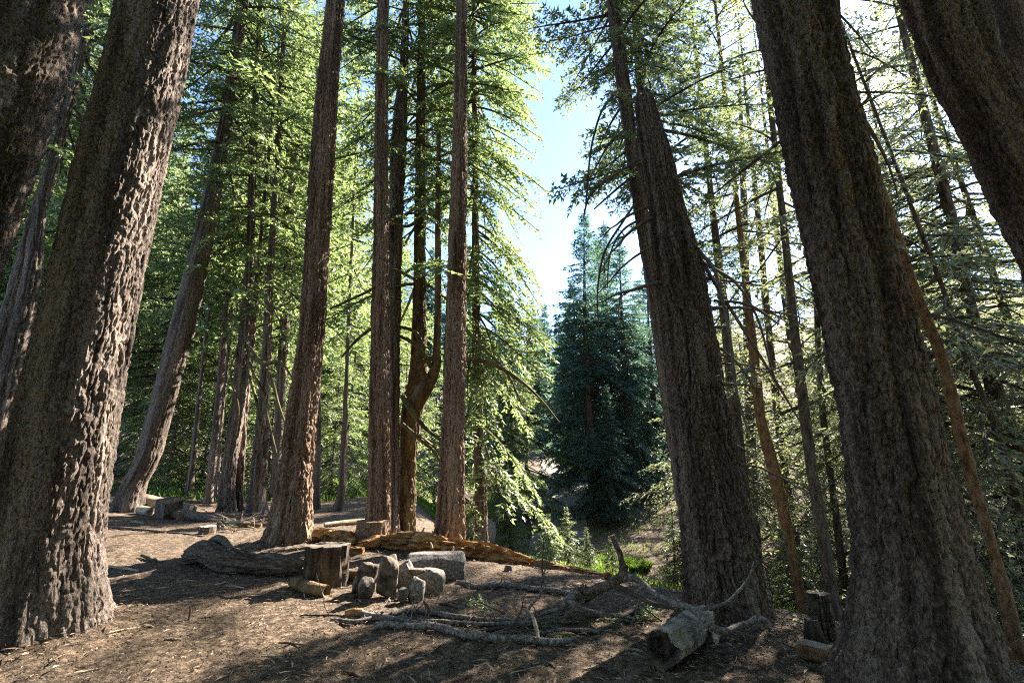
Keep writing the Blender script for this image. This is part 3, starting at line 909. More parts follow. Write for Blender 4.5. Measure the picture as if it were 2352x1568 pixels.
# thin trunks on the right slope
for i, (nodes, Y, lb, m) in enumerate((
        ([(640, 2078, 2104), (830, 2152, 2182), (958, 2180, 2212), (1091, 2214, 2244), (1243, 2260, 2290), (1395, 2297, 2335), (1540, 2322, 2366)], 5.6, 'slender yellow-brown mossy trunk along the right edge of the near-black giant', 'bark_orange'),
        ([(600, 1700, 1714), (830, 1722, 1744), (958, 1734, 1758), (1091, 1764, 1796), (1243, 1802, 1827), (1413, 1834, 1860)], 9.0, 'thin orange-lit trunk leaning left, just right of the broken snag', 'bark_orange'),
        ([(500, 1790, 1806), (766, 1815, 1836), (958, 1836, 1862), (1091, 1853, 1879), (1243, 1878, 1908), (1400, 1899, 1932)], 8.6, 'dim brown trunk rising behind the split grey stump', 'bark_plain'),
        ([(700, 1868, 1880), (958, 1882, 1898), (1091, 1900, 1916), (1300, 1925, 1944)], 10.5, 'pale thin trunk against the left edge of the near-black giant', 'bark_plain'),
        ([(676, 2165, 2177), (817, 2208, 2224), (958, 2270, 2288), (1144, 2326, 2348), (1350, 2390, 2415)], 7.5, 'dark pole-thin trunk slanting through the glitter at the right', 'bark_plain'),
        ([(500, 2170, 2200), (702, 2215, 2243), (843, 2260, 2286), (933, 2292, 2320), (1054, 2335, 2368), (1300, 2420, 2460)], 8.5, 'thicker dark trunk slanting behind the thin poles at the right', 'bark_plain'),
        ([(600, 2262, 2280), (750, 2310, 2330), (1000, 2400, 2420), (1300, 2500, 2525)], 9.5, 'shadowy trunk leaning out of the frame at the right edge', 'bark_plain'),
        ([(500, 1735, 1748), (800, 1762, 1778), (1000, 1782, 1800), (1250, 1815, 1838)], 13, 'faint grey trunk deep in the thicket right of the broken snag', 'bark_plain'),
        ([(450, 1700, 1716), (900, 1710, 1730), (1250, 1722, 1748)], 15, 'dark trunk in shadow directly behind the hanging dead limbs', 'bark_plain'))):
    a = Axis(nodes, Y, 17)
    zs, L, p = fir_profile(48, 2.6, 16.5, 1.6, 60 + i, low=.8, jitter=.4)
    t, b = hero('slender_fir', lb, a, m, 36, .08, 8, 60 + i, group='thin firs on the right slope', cr=crown(a, zs, L, p, 'sparse', 60 + i), leaf='leaf_d', pw=.06, depth=.01)
    rgn = np.random.default_rng(300 + i)
    mb = MB()
    for k in range(22):
        z = a.z0 + rgn.uniform(.8, 6)
        an = rgn.uniform(0, 2 * PI)
        q = dead_branch(a(z), (math.cos(an), math.sin(an), rgn.normal(-.1, .25)), rgn.uniform(.5, 1.5), .008, int(rgn.integers(1e6)), .4, 7, .1, 3)
        for v, f, mm, aa_ in zip(q.v, q.f, q.m, q.a):
            mb.f.append(f + mb.n)
            mb.m.append(mm)
        for v, aa_ in zip(q.v, q.a):
            mb.v.append(v)
            mb.a.append(aa_)
        mb.n += q.n
    part('dead_twigs', mb, M['dead_wood'], t, b, 'stuff')


# ------------------------------------------------------------------ background trees from shared prototypes
class Straight:
    def __init__(s, hgt):
        s.h = hgt

    def __call__(s, z):
        return np.array([.15 * math.sin(z * .2), 0, z])


PROTO = []


def proto(hgt, n, z0, rmax, kind, leaf, seed, r0=.28, **kw):
    zs, L, p = fir_profile(n, z0, hgt - .3, rmax, seed, **kw)
    ax = Straight(hgt)
    cm = crown(ax, zs, L, p, kind, seed).mesh('crown', [M['twig'], M[leaf]], smooth=False)
    zz = np.linspace(-1.5, hgt, 24)
    mb = tube([ax(z) for z in zz], np.clip(r0 * (1 - zz / hgt), .02, r0 * 1.15), None, 12, disp=lambda TH, SS, RR: .03 * (vn(np.cos(TH) * 3, np.sin(TH) * 3, SS * .6, seed) - .5) * (RR > .08))
    tm = mb.mesh('trunk', M['bark_plain'])
    PROTO.append((cm, tm, hgt))


proto(26, 380, 2.0, 3.4, 'coarse', 'leaf_a', 201, low=.7)
proto(22, 360, 1.2, 2.9, 'coarse', 'leaf_a', 202, low=.85)
proto(16, 330, .6, 2.6, 'coarse', 'leaf_b', 203, low=.95, belly=.25)
proto(18, 320, 1.5, 2.7, 'coarse', 'leaf_c', 204, low=.9)
proto(14, 260, .4, 2.1, 'far', 'leaf_c', 205, low=1, belly=.15, r0=.2)
proto(3, 90, .1, .85, 'mid', 'leaf_b', 206, low=1, belly=.1, r0=.03, top=.12)
proto(17, 230, .5, 2.7, 'coarse', 'leaf_c', 207, low=.95, belly=.3, jitter=.2)
proto(12, 165, .3, 2.4, 'sparse', 'leaf_d', 208, low=.9, belly=.35, jitter=.35, r0=.1)
proto(9, 105, .5, 2.3, 'mid', 'leaf_a', 209, low=.95, belly=.3, jitter=.35, r0=.09)
proto(24, 190, 6.5, 3.2, 'coarse', 'leaf_a', 210, low=.8, r0=.26)
proto(24, 60, 11, 2.6, 'sparse', 'leaf_d', 211, low=.8, r0=.2)


def bgtree(px, Y, hgt, v, label, group=None, name='fir_tree', cat='tree', wide=1.0, rs=None):
    c = hor(px, Y)
    cm, tm, h0 = PROTO[v]
    t = thing(name, label, cat, c, group)
    s = hgt / h0
    t.rotation_euler = (0, 0, (px * 1.7 + Y) % 6.28)
    t.scale = (s * wide, s * wide, s)
    link('trunk', tm, t)
    k = link('crown', cm, t, None, 'stuff')
    return t


G1 = 'firs in the wood behind the left-hand trees'
LB1 = 'tall green fir in the wood seen between and behind the left-hand trunks'
for px, Y, hg, v, LB1 in ((-60, 17, 22, 9, 'fir at the left edge behind the corner trunk'), (40, 25, 25, 9, 'tall fir beyond the sun-striped trunk on the far left'), (130, 15, 20, 9, 'bright fir filling the space between the two left giants'), (215, 23, 24, 9, 'tall fir mostly hidden by the broad left giant'),
                     (150, 34, 26, 1, 'tall fir deep in the wood between the left giants'), (300, 29, 20, 1, 'fir topping out beside the patch of blue sky'), (20, 14, 7, 8, 'low leafy fir at the left edge between trunks'), (-300, 15, 24, 1, 'tall fir beyond the left edge of the view')):
    bgtree(px, Y, hg, v, LB1)
bgtree(340, 19, 14.2, 7, 'dark green fir with bluish boughs touching the right edge of the broad left giant')
bgtree(452, 27, zat(455, 27) - H(-18, 27), 1, 'pointed green fir whose top stands under the patch of blue sky')
bgtree(428, 20, zat(600, 20), 8, 'young bright fir with a pale tip behind the sweeping leaner')
G2 = 'tall firs filling the gap left of the sunlit-foot tree'
LB2 = 'tall sunlit yellow-green fir between the sweeping leaner and the sunlit-foot tree'
for px, Y, hg, v, LB2 in ((520, 18.5, 21, 9, 'sunlit yellow-green fir right above the furrowed dark trio'), (605, 22, 25, 9, 'tall yellow-green fir behind the rightmost trunk of the furrowed trio'), (655, 17.5, 20, 9, 'feathery pale fir touching the left side of the flared tree'), (560, 32, 27, 0, 'tallest fir, far behind the furrowed dark trio'),
                     (470, 17, 6.5, 8, 'young bright fir at the far edge of the clearing by the short-looking trunk'), (620, 16.5, 5.5, 8, 'low bright fir filling the space left of the flared foot'), (395, 16, 6, 8, 'low bushy fir right of the sweeping leaner'), (350, 20, 7, 8, 'bright leafy fir left of the sweeping leaner'), (560, 18.5, 6.5, 8, 'young fir glimpsed between the furrowed dark trunks')):
    bgtree(px, Y, hg, v, LB2)
G3 = 'firs behind the central cluster'
LB3 = 'green fir seen through the gaps of the central cluster of trunks'
for px, Y, hg, v, LB3 in ((735, 27, 22, 0, 'tall green fir showing just right of the flared tree'), (790, 20, 9, 8, 'bushy lower fir in the glade between the flared tree and the cluster'), (840, 33, 23, 1, 'tall fir far back, left of the grey-brown cluster trunk'),
                     (930, 24, 9, 8, 'low fir behind the fork of the mossy tree'), (1000, 29, 10, 8, 'fir filling the gap between fork and rightmost cluster trunk'), (1060, 23, 7, 8, 'low fir behind the rightmost cluster trunk'), (765, 17, 5.5, 8, 'young bright fir standing in the sunny glade'), (900, 46, 24, 1, 'distant fir behind the dark knobbly trunk')):
    bgtree(px, Y, hg, v, LB3)
bgtree(1175, 17, zat(560, 17), 1, 'bushy bright fir at the left side of the open gap', wide=.85)
bgtree(1205, 24, zat(640, 24), 8, 'smaller yellow-green fir beside the pale path')
G4 = 'far blue firs in the gap'
bgtree(1258, 62, zat(695, 62) - H(2, 62), 4, 'distant bluish fir with the tallest point in the open gap', G4)
bgtree(1288, 70, zat(722, 70) - H(5, 70), 4, 'distant bluish fir, right neighbour of the tallest one in the gap', G4)
bgtree(1226, 58, zat(690, 58) - H(2, 58), 4, 'distant bluish fir half hidden by bright boughs left in the gap', G4)
bgtree(1312, 55, zat(690, 55) - H(5, 55), 4, 'distant bluish fir at the right side of the gap', G4)
bgtree(1325, 33, zat(640, 33) - H(4, 33), 4, 'pointed blue-green fir before the taller group right of the gap')
bgtree(1362, 24, zat(478, 24) - H(4, 24), 6, 'tall dense blue-green fir with a sharp top right of the gap', wide=1.05)
bgtree(1395, 33, zat(540, 33) - H(7, 33), 6, 'dense blue-green fir deeper behind the bare hanging limbs', wide=1.2)
bgtree(1515, 27, zat(600, 27) - H(8, 27), 6, 'blue-green fir peeping out directly left of the broken snag', wide=1.1)
bgtree(1412, 27, zat(505, 27) - H(6, 27), 6, 'dense blue-green fir with its top behind the bare hanging limbs', wide=1.1)
bgtree(1450, 24, zat(525, 24) - H(6, 24), 6, 'blue-green fir partly covered by the slim leaning fir')
bgtree(1490, 31, zat(640, 31) - H(8, 31), 3, 'dark fir filling the shade left of the broken snag', wide=1.2)
bgtree(1400, 21, zat(880, 21) - H(4, 21), 6, 'low dark fir at the foot of the tall blue-green group', wide=1.2)
G5 = 'firs in the thicket behind the right-hand trunks'
LB5 = 'fir in the glittering thicket behind the thin right-hand trunks'
LR = ['fir showing through the hanging dead limbs of the snag', 'fir deep in the thicket right of the snag', 'fir behind the orange-lit thin trunk', 'bushy fir between the orange-lit trunk and the dim brown one', 'fir left of the near-black giant', 'fir half hidden by the near-black giant', 'fir just right of the near-black giant', 'fir behind the yellow-brown mossy trunk', 'fir behind the slanting poles on the right', 'fir at the right edge of the view', 'fir beyond the right edge of the view']
for px, Y, hg, lb in ((1655, 11.5, 8, 'feathery fir close behind the hanging dead limbs of the snag'), (1700, 9.3, 16, 'loose thin-branched fir left of the near-black giant, reaching the top edge'), (2085, 9.5, 13.5, 'thin-branched fir netted against the glare right of the near-black giant'),
                      (2185, 11, 15, 'loose fir against the glare under the leaning corner trunk'), (2300, 9, 13, 'loose fir half hidden by the leaning corner trunk')):
    bgtree(px, Y, hg, 10 if px == 1700 else 7, lb)
bgtree(1866, 20.5, 26, 10, 'tall fir added behind the near-black giant to shade the foreground')  # mostly hidden fir added in the sun's path to shade the foreground
for k, (px, Y, hg, v) in enumerate(((1600, 26, 11, 7), (1665, 17, 8, 7), (1735, 24, 11, 7), (1800, 15, 8, 7), (1880, 20, 11, 7), (1980, 17, 10, 7), (2090, 22, 13, 7), (2170, 14, 8.5, 7), (2270, 20, 13, 7), (2370, 14, 9, 7), (2520, 18, 14, 7),
                     (1700, 36, 14, 1), (1930, 38, 15, 1), (2180, 36, 17, 1))):
    LB5 = LR[k] if k < 11 else 'taller fir at the back of the glittering thicket on the right'
    bgtree(px, Y, hg, v, LB5, G5 if k > 10 else None)
G6 = 'forest on the far hillside'
rgn = np.random.default_rng(77)
for k in range(46):
    px = rgn.uniform(-300, 2650)
    hg_, dy = rgn.uniform(17, 26), rgn.uniform(44, 75)
    if 1200 < px < 1345 or (px > 1560 and k % 2):
        continue
    bgtree(px, dy, hg_ * (.7 if px > 1345 else 1), 4, 'distant fir glimpsed on the far hillside between nearer trees', G6)
for i, (x, y, v, hg) in enumerate(((-6, -3, 1, 24), (-2.5, -6, 0, 26), (2, -5, 1, 25), (5.5, -3, 0, 27), (-9, 1.5, 1, 22), (-4, -11, 0, 28), (1, -12, 1, 25), (6, -9, 0, 26), (-10, -7, 1, 26), (9, -1, 1, 23), (11, -7, 0, 27))):  # unseen firs added behind the camera to cut sky light on the trunks
    cm, tm, h0 = PROTO[v]
    t = thing('fir_tree', 'unseen fir added behind the viewpoint to darken the shaded trunks', 'tree', (x, y, float(H(x, y))), 'unseen firs added behind the viewpoint')
    t.rotation_euler, t.scale = (0, 0, i * 1.3), (hg / h0,) * 3
    link('trunk', tm, t)
    link('crown', cm, t, None, 'stuff')
for px, Y, hg, lb in ((1300, 15.5, 1.9, 'young blue-green sapling in the gully in front of the pale path'), (1340, 13, 1.2, 'knee-high fir sapling beyond the brush heap'), (1255, 14.5, 1.5, 'fir sapling beside the sunlit boughs in the gully'),
                      (1530, 10.5, 1.6, 'small fir sapling catching light left of the snag foot'), (1785, 9.5, 2.0, 'fir sapling in shade between the snag and the orange-lit trunk'), (1870, 12, 2.6, 'fir sapling in the thicket behind the split grey stump'),
                      (1395, 11.5, 1.0, 'tiny fir sapling above the lit grass clump'), (1990, 9.2, 2.2, 'fir sapling glimpsed at the left edge of the near-black giant'), (2330, 6.5, 1.6, 'fir sapling beside the mossy trunk at the right edge')):
    bgtree(px, Y, hg, 5, lb, 'fir saplings', 'fir_sapling', 'sapling')


# pale path sheet in the gap
def build_path():
    ys = np.linspace(15, 46, 60)
    w = np.linspace(1.0, 1.6, 60)
    xc = ys * (1292 + 14 * np.sin(ys * .25) - CX) / F * math.cos(PITCH)
    mb = MB()
    k = np.linspace(-1, 1, 9)
    X = xc[:, None] + k[None] * w[:, None]
    Yy = ys[:, None] + 0 * k[None]
    mb.add(np.stack([X, Yy, H(X, Yy) + .03], -1).reshape(-1, 3), grid_faces(60, 9, False)[:, ::-1])
    link('path', mb.mesh('path', M['path']), None, None, 'structure')


build_path()


# grass
def grass(name, pts, hmin, hmax, seed):
    rgn = np.random.default_rng(seed)
    n = len(pts)
    h = rgn.uniform(hmin, hmax, n)
    a = rgn.uniform(0, 2 * PI, n)
    ln = rgn.uniform(.1, .7, n)
    w = h * .09
    b = np.column_stack([pts, H(pts[:, 0], pts[:, 1])])
    s = np.stack([-np.sin(a), np.cos(a), 0 * a], 1) * w[:, None]
    d = np.stack([np.cos(a) * ln, np.sin(a) * ln, 0 * a + 1], 1)
    m = b + d * (h * .55)[:, None] * [.6, .6, 1]
    t = b + d * h[:, None]
    V = np.stack([b - s, b + s, m + s * .8, t, m - s * .8], 1)
    mb = MB()
    mb.add(V.reshape(-1, 3), np.arange(5 * n).reshape(-1, 5), 0, np.repeat(rgn.random(n), 5))
    return link(name, mb.mesh(name, M['grass'], smooth=False), None, None, 'stuff')


def gp(n, px0, px1, py0, py1, seed):
    rgn = np.random.default_rng(seed)
    c = [gnd(a, b)[:2] for a, b in zip(rgn.uniform(px0, px1, 60), rgn.uniform(py0, py1, 60))]
    c = np.array(c)
    return c[rgn.integers(0, 60, n)] + rgn.normal(0, .35, (n, 2))


def disk(px, py, r, n, seed):
    rgn = np.random.default_rng(seed)
    g = gnd(px, py)
    a, q = rgn.uniform(0, 2 * PI, n), r * np.sqrt(rgn.random(n))
    return np.stack([g[0] + np.cos(a) * q, g[1] + np.sin(a) * q], 1)


rgn = np.random.default_rng(9)
mead = np.stack([rgn.uniform(-13, 0, 22000), rgn.uniform(14, 30, 22000)], 1)
mead = mead[vn(mead[:, 0] * .45, mead[:, 1] * .3, 0, 72) > .56]
grass('meadow_grass', mead, .06, .26, 1)
gul = np.stack([rgn.uniform(-.5, 9, 6000), rgn.uniform(8.5, 22, 6000)], 1)
gul = gul[(vn(gul[:, 0] * .8, gul[:, 1] * .8, 0, 71) > .55)]
grass('gully_grass', gul, .06, .2, 2)
o = grass('grass_clump', np.concatenate([disk(1470, 1308, .32, 650, 3), disk(1440, 1300, .2, 200, 4)]), .1, .3, 3)
del o['kind']
tag(o, 'bright green grass clump glowing in a patch of sun beyond the forked branch', 'grass clump')


# ------------------------------------------------------------------ things lying in the clearing
def lump(amp, fs, seed, stretch=1.0):
    def f(TH, SS, RR):
        return RR * amp * 2 * (fbm(np.cos(TH) * fs, np.sin(TH) * fs, SS * stretch, seed, 3) - .5)
    return f


def fibre(amp, seed, fa=5.0, fl=2.5, big=.5):
    """split, stringy wood: strong along the grain"""
    def f(TH, SS, RR):
        c, s = np.cos(TH), np.sin(TH)
        a = np.abs(fbm(c * fa, s * fa, SS * fl, seed, 3) - .5) * 2
        b = fbm(c * 1.2, s * 1.2, SS * 1.5, seed + 4, 2) - .5
        return RR * (amp * (sstep(0, .35, a) - .8) + big * b)
    return f


def onground(pts):
    """(px, py of the lower edge, radius px[, lift m]) -> points, radii"""
    P, Rr = [], []
    for q in pts:
        px, py, r = q[:3]
        g = gnd(px, py + r)
        rad = r / F * g[1]
        P.append(g + np.array([0, 0, rad * .85 + (q[3] if len(q) > 3 else 0)]))
        Rr.append(rad)
    return np.array(P), np.array(Rr)


def rock(w, d, h, seed, boxy=.7, cuts=12, rough=.07, sub=4, rot=0.0, lean=0.0, cutmin=.58):
    import bmesh
    bm = bmesh.new()
    bmesh.ops.create_icosphere(bm, subdivisions=sub, radius=1)
    V = np.array([v.co[:] for v in bm.verts])
    Fc = np.array([[v.index for v in f.verts] for f in bm.faces])
    bm.free()
    rgn = np.random.default_rng(seed)
    n = V / np.linalg.norm(V, axis=1)[:, None]
    V = n / (np.sum(np.abs(n) ** (2 / boxy), 1) ** (boxy / 2))[:, None]
    for k in range(cuts):
        a = rgn.normal(0, 1, 3)
        a /= np.linalg.norm(a)
        lim = rgn.uniform(cutmin, .9) * np.max(V @ a)
        e = np.maximum(V @ a - lim, 0)
        V = V - e[:, None] * a * .92
    V = V * (1 + rough * 2 * (fbm(V[:, 0] * 2.2, V[:, 1] * 2.2, V[:, 2] * 2.2, seed, 4) - .5) * 2 + rough * .5 * (fbm(V[:, 0] * 9, V[:, 1] * 9, V[:, 2] * 9, seed + 2, 2) - .5) * 2)[:, None]
    V = (V - V.min(0)) / (V.max(0) - V.min(0)) - [.5, .5, 0]
    V *= [w, d, h]
    V[:, 0] += V[:, 2] * lean
    c, s = math.cos(rot), math.sin(rot)
    V = V @ np.array([[c, s, 0], [-s, c, 0], [0, 0, 1]])
    return MB().add(V, Fc, 0)


def place_rock(px0, px1, py0, py1, seed, m, label, group=None, name='rock', cat='rock', depth=.8, sink=.03, back=0, **kw):
    g = gnd((px0 + px1) / 2, py1)
    Y = g[1]
    w, h = (px1 - px0) / F * Y * .97, (py1 - py0) / F * Y * 1.02 + sink
    mb = rock(w, w * depth, h, seed, **kw)
    base = g * (1 + (w * depth * .4 + back) / Y) * [1, 1, 0] + [0, 0, g[2] - sink]
    o = link(name, mb.mesh(name, M[m], (0, 0, 0)), None, base)
    return tag(o, label, cat, group)


GF = 'stones of the fire ring'
place_rock(955, 1022, 1324, 1370, 7, 'granite', 'wide grey stone lying at the right end of the fire ring', GF, back=.12, cuts=6)
place_rock(798, 848, 1307, 1368, 1, 'rock_soot', 'dark slanted wedge-shaped stone at the left of the fire ring', GF, lean=.35, depth=.7, back=.06)
place_rock(836, 852, 1312, 1335, 21, 'granite', 'small pale stone peeping out behind the dark slanted wedge', GF, back=.2, sub=3)
place_rock(862, 909, 1293, 1376, 3, 'rock_soot', 'tall upright tan stone with soot streaks, highest of the fire ring', GF, depth=.75, lean=.05, boxy=.6)
place_rock(822, 860, 1333, 1373, 2, 'rock', 'rounded brown-grey stone leaning on the left foot of the tallest one', GF, back=-.04, boxy=1, cuts=3)
place_rock(910, 949, 1299, 1364, 4, 'granite', 'pitted upright stone just right of the tallest one', GF, depth=.7, rough=.08, back=-.02)
place_rock(938, 974, 1332, 1378, 6, 'granite', 'pale angular stone with a dark hollow, right of the pitted upright one', GF, back=-.06, cuts=9)
place_rock(910, 939, 1356, 1383, 5, 'rock', 'smallest stone, a tan pyramid lying in front of the ring', GF, back=-.03, sub=3, cuts=8)
# flat dark stone on top of the right-hand ones
g = gnd(972, 1372)
zz_ = zat(1319, g[1] + .1)
o = solo('rock', rock(.17, .1, .075, 8, boxy=.8, rough=.1), M['rock'], np.array([hor(968, g[1] + .1)[0], g[1] + .14, zz_ - .02]), 'flat brown rough stone balanced on top of the right-hand stones', 'rock', GF, local=True)
for i, (px, py, wpx, lb) in enumerate(((805, 1372, 24, 'charred stub lying at the left foot of the fire ring'), (900, 1372, 20, 'blackened ember lump inside the fire ring'))):
    g = gnd(px, py)
    w = wpx / F * g[1]
    solo('charred_lump', rock(w, w * .7, w * .4, 60 + i, sub=3, rough=.1), M['char'], g + [0, .1 * i, -.01], lb, 'charred wood', local=True)
place_rock(840, 868, 1330, 1352, 31, 'rock', 'low flat stone at the back of the fire ring', GF, back=.25, sub=3)
# granite seat block
g = gnd(1000, 1334)
Yb = g[1] + .12
w = 130 / F * Yb
o = solo('granite_block', rock(w * .96, w * .5, 54 / F * Yb, 11, boxy=.2, cuts=3, rough=.02, sub=5, rot=.2, cutmin=.72), M['granite_dark'], g * 1.03 * [1, 1, 0] + [0, 0, g[2] - .02], 'squared pale granite block with a broken top edge beside the orange log', 'stone block', local=True)
place_rock(1068, 1140, 1202, 1262, 14, 'granite', 'mossy grey boulder in shade right of the warm brown trunk', None, 'boulder', 'boulder', back=.3, rough=.06)
place_rock(1158, 1178, 1300, 1312, 15, 'rock', 'small stone half buried near the tail of the orange log', None, sub=3)


def stump(name, label, cat, px0, px1, py0, py1, m, mcut, seed, lean=0.0, nside=64, group=None, roty=0.0, facet=.05, yoff=0.0, root=0.0, depth=.02):
    """upright round: py0 top edge, py1 foot"""
    px = (px0 + px1) / 2
    g = gnd(px, py1)
    Y = g[1]
    r = (px1 - px0) / 2 / F * Y * .98
    h = (py1 - py0) / F * Y
    t = thing(name, label, cat, g * (1 + (r * .9 + yoff) / Y) * [1, 1, 0] + [0, 0, g[2]], group)
    t.rotation_euler = (0, roty, 0)
    th = np.linspace(0, 2 * PI, nside, endpoint=False)
    zz = np.concatenate([np.linspace(-.06, h, 20)])
    TH, Z = np.meshgrid(th, zz)
    c, s = np.cos(TH), np.sin(TH)
    k = 1.0 / r
    gr = np.abs(fbm(c * 4.5, s * 4.5, Z * 1.6, seed, 3) - .5) * 2
    rad = r * (1 + facet * 2 * (vn(c * 1.5, s * 1.5, 0, seed + 1) - .5) + root * np.exp(-np.maximum(Z, 0) / (.25 * h + .02)) * (1 + .4 * np.sin(4 * TH)) - depth / r * (1 - sstep(0, .3, gr)) + .04 * (fbm(c * 5, s * 5, Z * 14, seed + 2, 2) - .5))
    V = np.stack([c * rad + lean * Z, s * rad, Z + (Z > h * .98) * .02 * (vn(c * 3, s * 3, 0, seed + 6) - .5)], -1)
    mb = MB().add(V.reshape(-1, 3), grid_faces(len(zz), nside), 0)
    link('bark' if m.startswith('bark') else 'sides', mb.mesh('sides', M[m]), t)
    ring = V[-1]
    cc = ring.mean(0)
    rings = [ring] + [cc + (ring - cc) * q + [0, 0, .006 * math.sin(q * 9) * r * 4] for q in (.93, .75, .5, .25)] + [np.repeat(cc[None], nside, 0)]
    mb2 = MB().add(np.concatenate(rings), grid_faces(6, nside), 0)
    link('cut_face', mb2.mesh('cut_face', M[mcut]), t)
    return t


stump('chopping_stump', 'dark split chopping block with a flat top between the grey log and fire ring', 'stump', 701, 791, 1272, 1353, 'char', 'cut_grey', 3, facet=.12, depth=.05)
# slanting slab leaning behind the chopping block
g = gnd(728, 1330)
t = thing('wood_slab', 'half-round slab of wood leaning behind the dark chopping block', 'wood slab', g + [0, .48, 0])
th = np.linspace(0, PI, 14)
prof = np.stack([np.cos(th) * .165, np.sin(th) * .07], 1)
V0 = np.concatenate([np.column_stack([prof[:, 0], prof[:, 1], np.zeros(14)]), np.column_stack([prof[:, 0], prof[:, 1], np.full(14, .36) - (prof[:, 0] + .165) * .33])])
j = np.arange(13)
mb = MB().add(V0, np.concatenate([np.stack([j, j + 1, j + 15, j + 14], 1), [[0, 14, 27, 13]]])[:, ::-1], 0)
link('sides', mb.mesh('sides', M['char'], smooth=False), t)
V1 = V0[14:] + [0, 0, .001]
mb = MB().add(np.concatenate([V1, [V1.mean(0)]]), np.stack([np.arange(14), np.append(np.arange(1, 14), 0), np.full(14, 14)], 1), 0)
link('cut_face', mb.mesh('cut_face', M['cut_grey'], smooth=False), t)
t.rotation_euler = (R_(18), 0, 0)
stump('stump', 'low broad sawn stump in front of the grey-brown trunk of the central cluster', 'stump', 818, 888, 1205, 1250, 'bark_warm', 'cut', 5, root=.15)
stump('stump', 'little pale-topped stump right at the foot of the rightmost cluster trunk', 'stump', 1017, 1044, 1225, 1246, 'bark_warm', 'pale_wood', 6, yoff=-.2)
stump('stump', 'knee-high sawn stump standing against the foot of the broken snag', 'stump', 1602, 1632, 1340, 1390, 'bark_dark', 'cut_grey', 7, roty=-.08)
stump('stump', 'low dark stump half hidden left of the broken snag', 'stump', 1537, 1576, 1322, 1345, 'bark_dark', 'cut_grey', 8)
stump('stump', 'small round of wood standing before the dark log on the left', 'stump', 406, 427, 1176, 1195, 'bark_warm', 'cut', 9, nside=32)
stump('stump', 'short weathered stump at the edge of the heap of pale sticks', 'stump', 458, 492, 1212, 1228, 'grey_wood', 'pale_wood', 10, nside=40)
# split grey stump by the right giant
t = stump('split_stump', 'tall weathered split stump against the left side of the near-black giant', 'stump', 1872, 1918, 1385, 1468, 'grey_wood', 'cut_grey', 12, root=.12, depth=.035, facet=.12)
place_rock(1850, 1892, 1436, 1482, 51, 'char', 'crumbling charred root chunk at the foot of the split grey stump', None, 'root_chunk', 'root', rough=.14, cuts=9)

# driftwood-like grey log
P, Rr = onground([(430, 1278, 14), (470, 1276, 24), (520, 1286, 25), (570, 1290, 25), (620, 1296, 22), (668, 1302, 18), (692, 1306, 14)])
P[1, 2] += .05
t = thing('fallen_log', 'bare grey twisted log with a swollen left end lying before the flared tree', 'log', P[3] * [1, 1, 0])
part('body', tube(P, Rr, 90, 48, disp=fibre(.36, 21, 6.5, 1.0, .5), jag=.08, hollow=.1), [M['grey_wood']], t, P[3] * [1, 1, 0])
Pk, Rk = [P[0] + [.1, .05, .09], P[1] + [.1, .03, .15], P[2] + [.05, 0, .12]], [.03, .06, .03]
part('torn_ridge', tube(Pk, Rk, 24, 16, disp=fibre(.35, 22, 3, 3, .6)), M['grey_wood'], t, P[3] * [1, 1, 0])
# short bent log in front of the block
P, Rr = onground([(672, 1336, 11), (700, 1346, 14), (722, 1353, 14), (750, 1357, 13)])
t = thing('bent_log', 'short bent brown log with a broken dark end in front of the chopping block', 'log', P[1] * [1, 1, 0])
part('body', tube(P[::-1], Rr[::-1], 40, 32, disp=fibre(.12, 25, 3, 2, .4), hollow=.06), M['bark_moss'], t, P[1] * [1, 1, 0])
# logs lying behind the fire ring
P, Rr = onground([(792, 1318, 11), (830, 1322, 11), (868, 1326, 10)])
b = P[1] * [1, 1, 0]
solo_o = tag(link('short_log', tube(P, Rr, 24, 20, disp=fibre(.15, 26)).mesh('short_log', M['bark_moss'], b), None, b), 'short brown log lying behind the chopping block, pointing at the fire ring', 'log')

# orange rotten log, long
pl = [(884, 1240, 16), (930, 1243, 19), (985, 1248, 20), (1045, 1258, 18), (1105, 1266, 17), (1165, 1279, 13), (1215, 1290, 9)]
P, Rr = onground(pl)
b = P[2] * [1, 1, 0]
t = thing('rotten_log', 'long crumbling orange log with a row of pale broken limb stubs along its top', 'log', b)
part('body', tube(P, Rr * 1.05, 170, 44, disp=fibre(.42, 31, 3.2, 3.2, .8), jag=.15), M['rot'], t, b, None, False)
rgn = np.random.default_rng(41)
for px, py, dx, h, r in ((902, 1232, .3, .11, .03), (950, 1236, .0, .12, .022), (962, 1238, .5, .13, .02), (993, 1240, -.2, .10, .016), (1007, 1242, .1, .08, .014), (1018, 1242, .6, .12, .018), (1063, 1252, -.5, .12, .018), (1098, 1262, -.1, .09, .02), (1120, 1265, .2, .10, .018), (1038, 1270, .2, .06, .014), (990, 1262, -.3, .07, .014)):
    g = gnd(px, py + 20)
    z = zat(py - 12, g[1])
    p0 = np.array([g[0], g[1] + .06, z - .06])
    q = np.array([p0, p0 + [dx * h * .5, 0, h * .6], p0 + [dx * h, -.01, h * 1.15]])
    part('limb_stub', tube(q, [r * 1.2, r, r * .55], 7, 9, disp=lump(.3, 2, int(px), 12)), M['pale_wood'], t, b, None, False)
part('loose_slab', tube(onground([(890, 1256, 6), (950, 1258, 8), (1010, 1264, 7), (1050, 1270, 4)])[0], [.03, .05, .05, .02], 50, 16, disp=fibre(.4, 35, 3, 4, .7)), M['rot'], t, b, None, False)
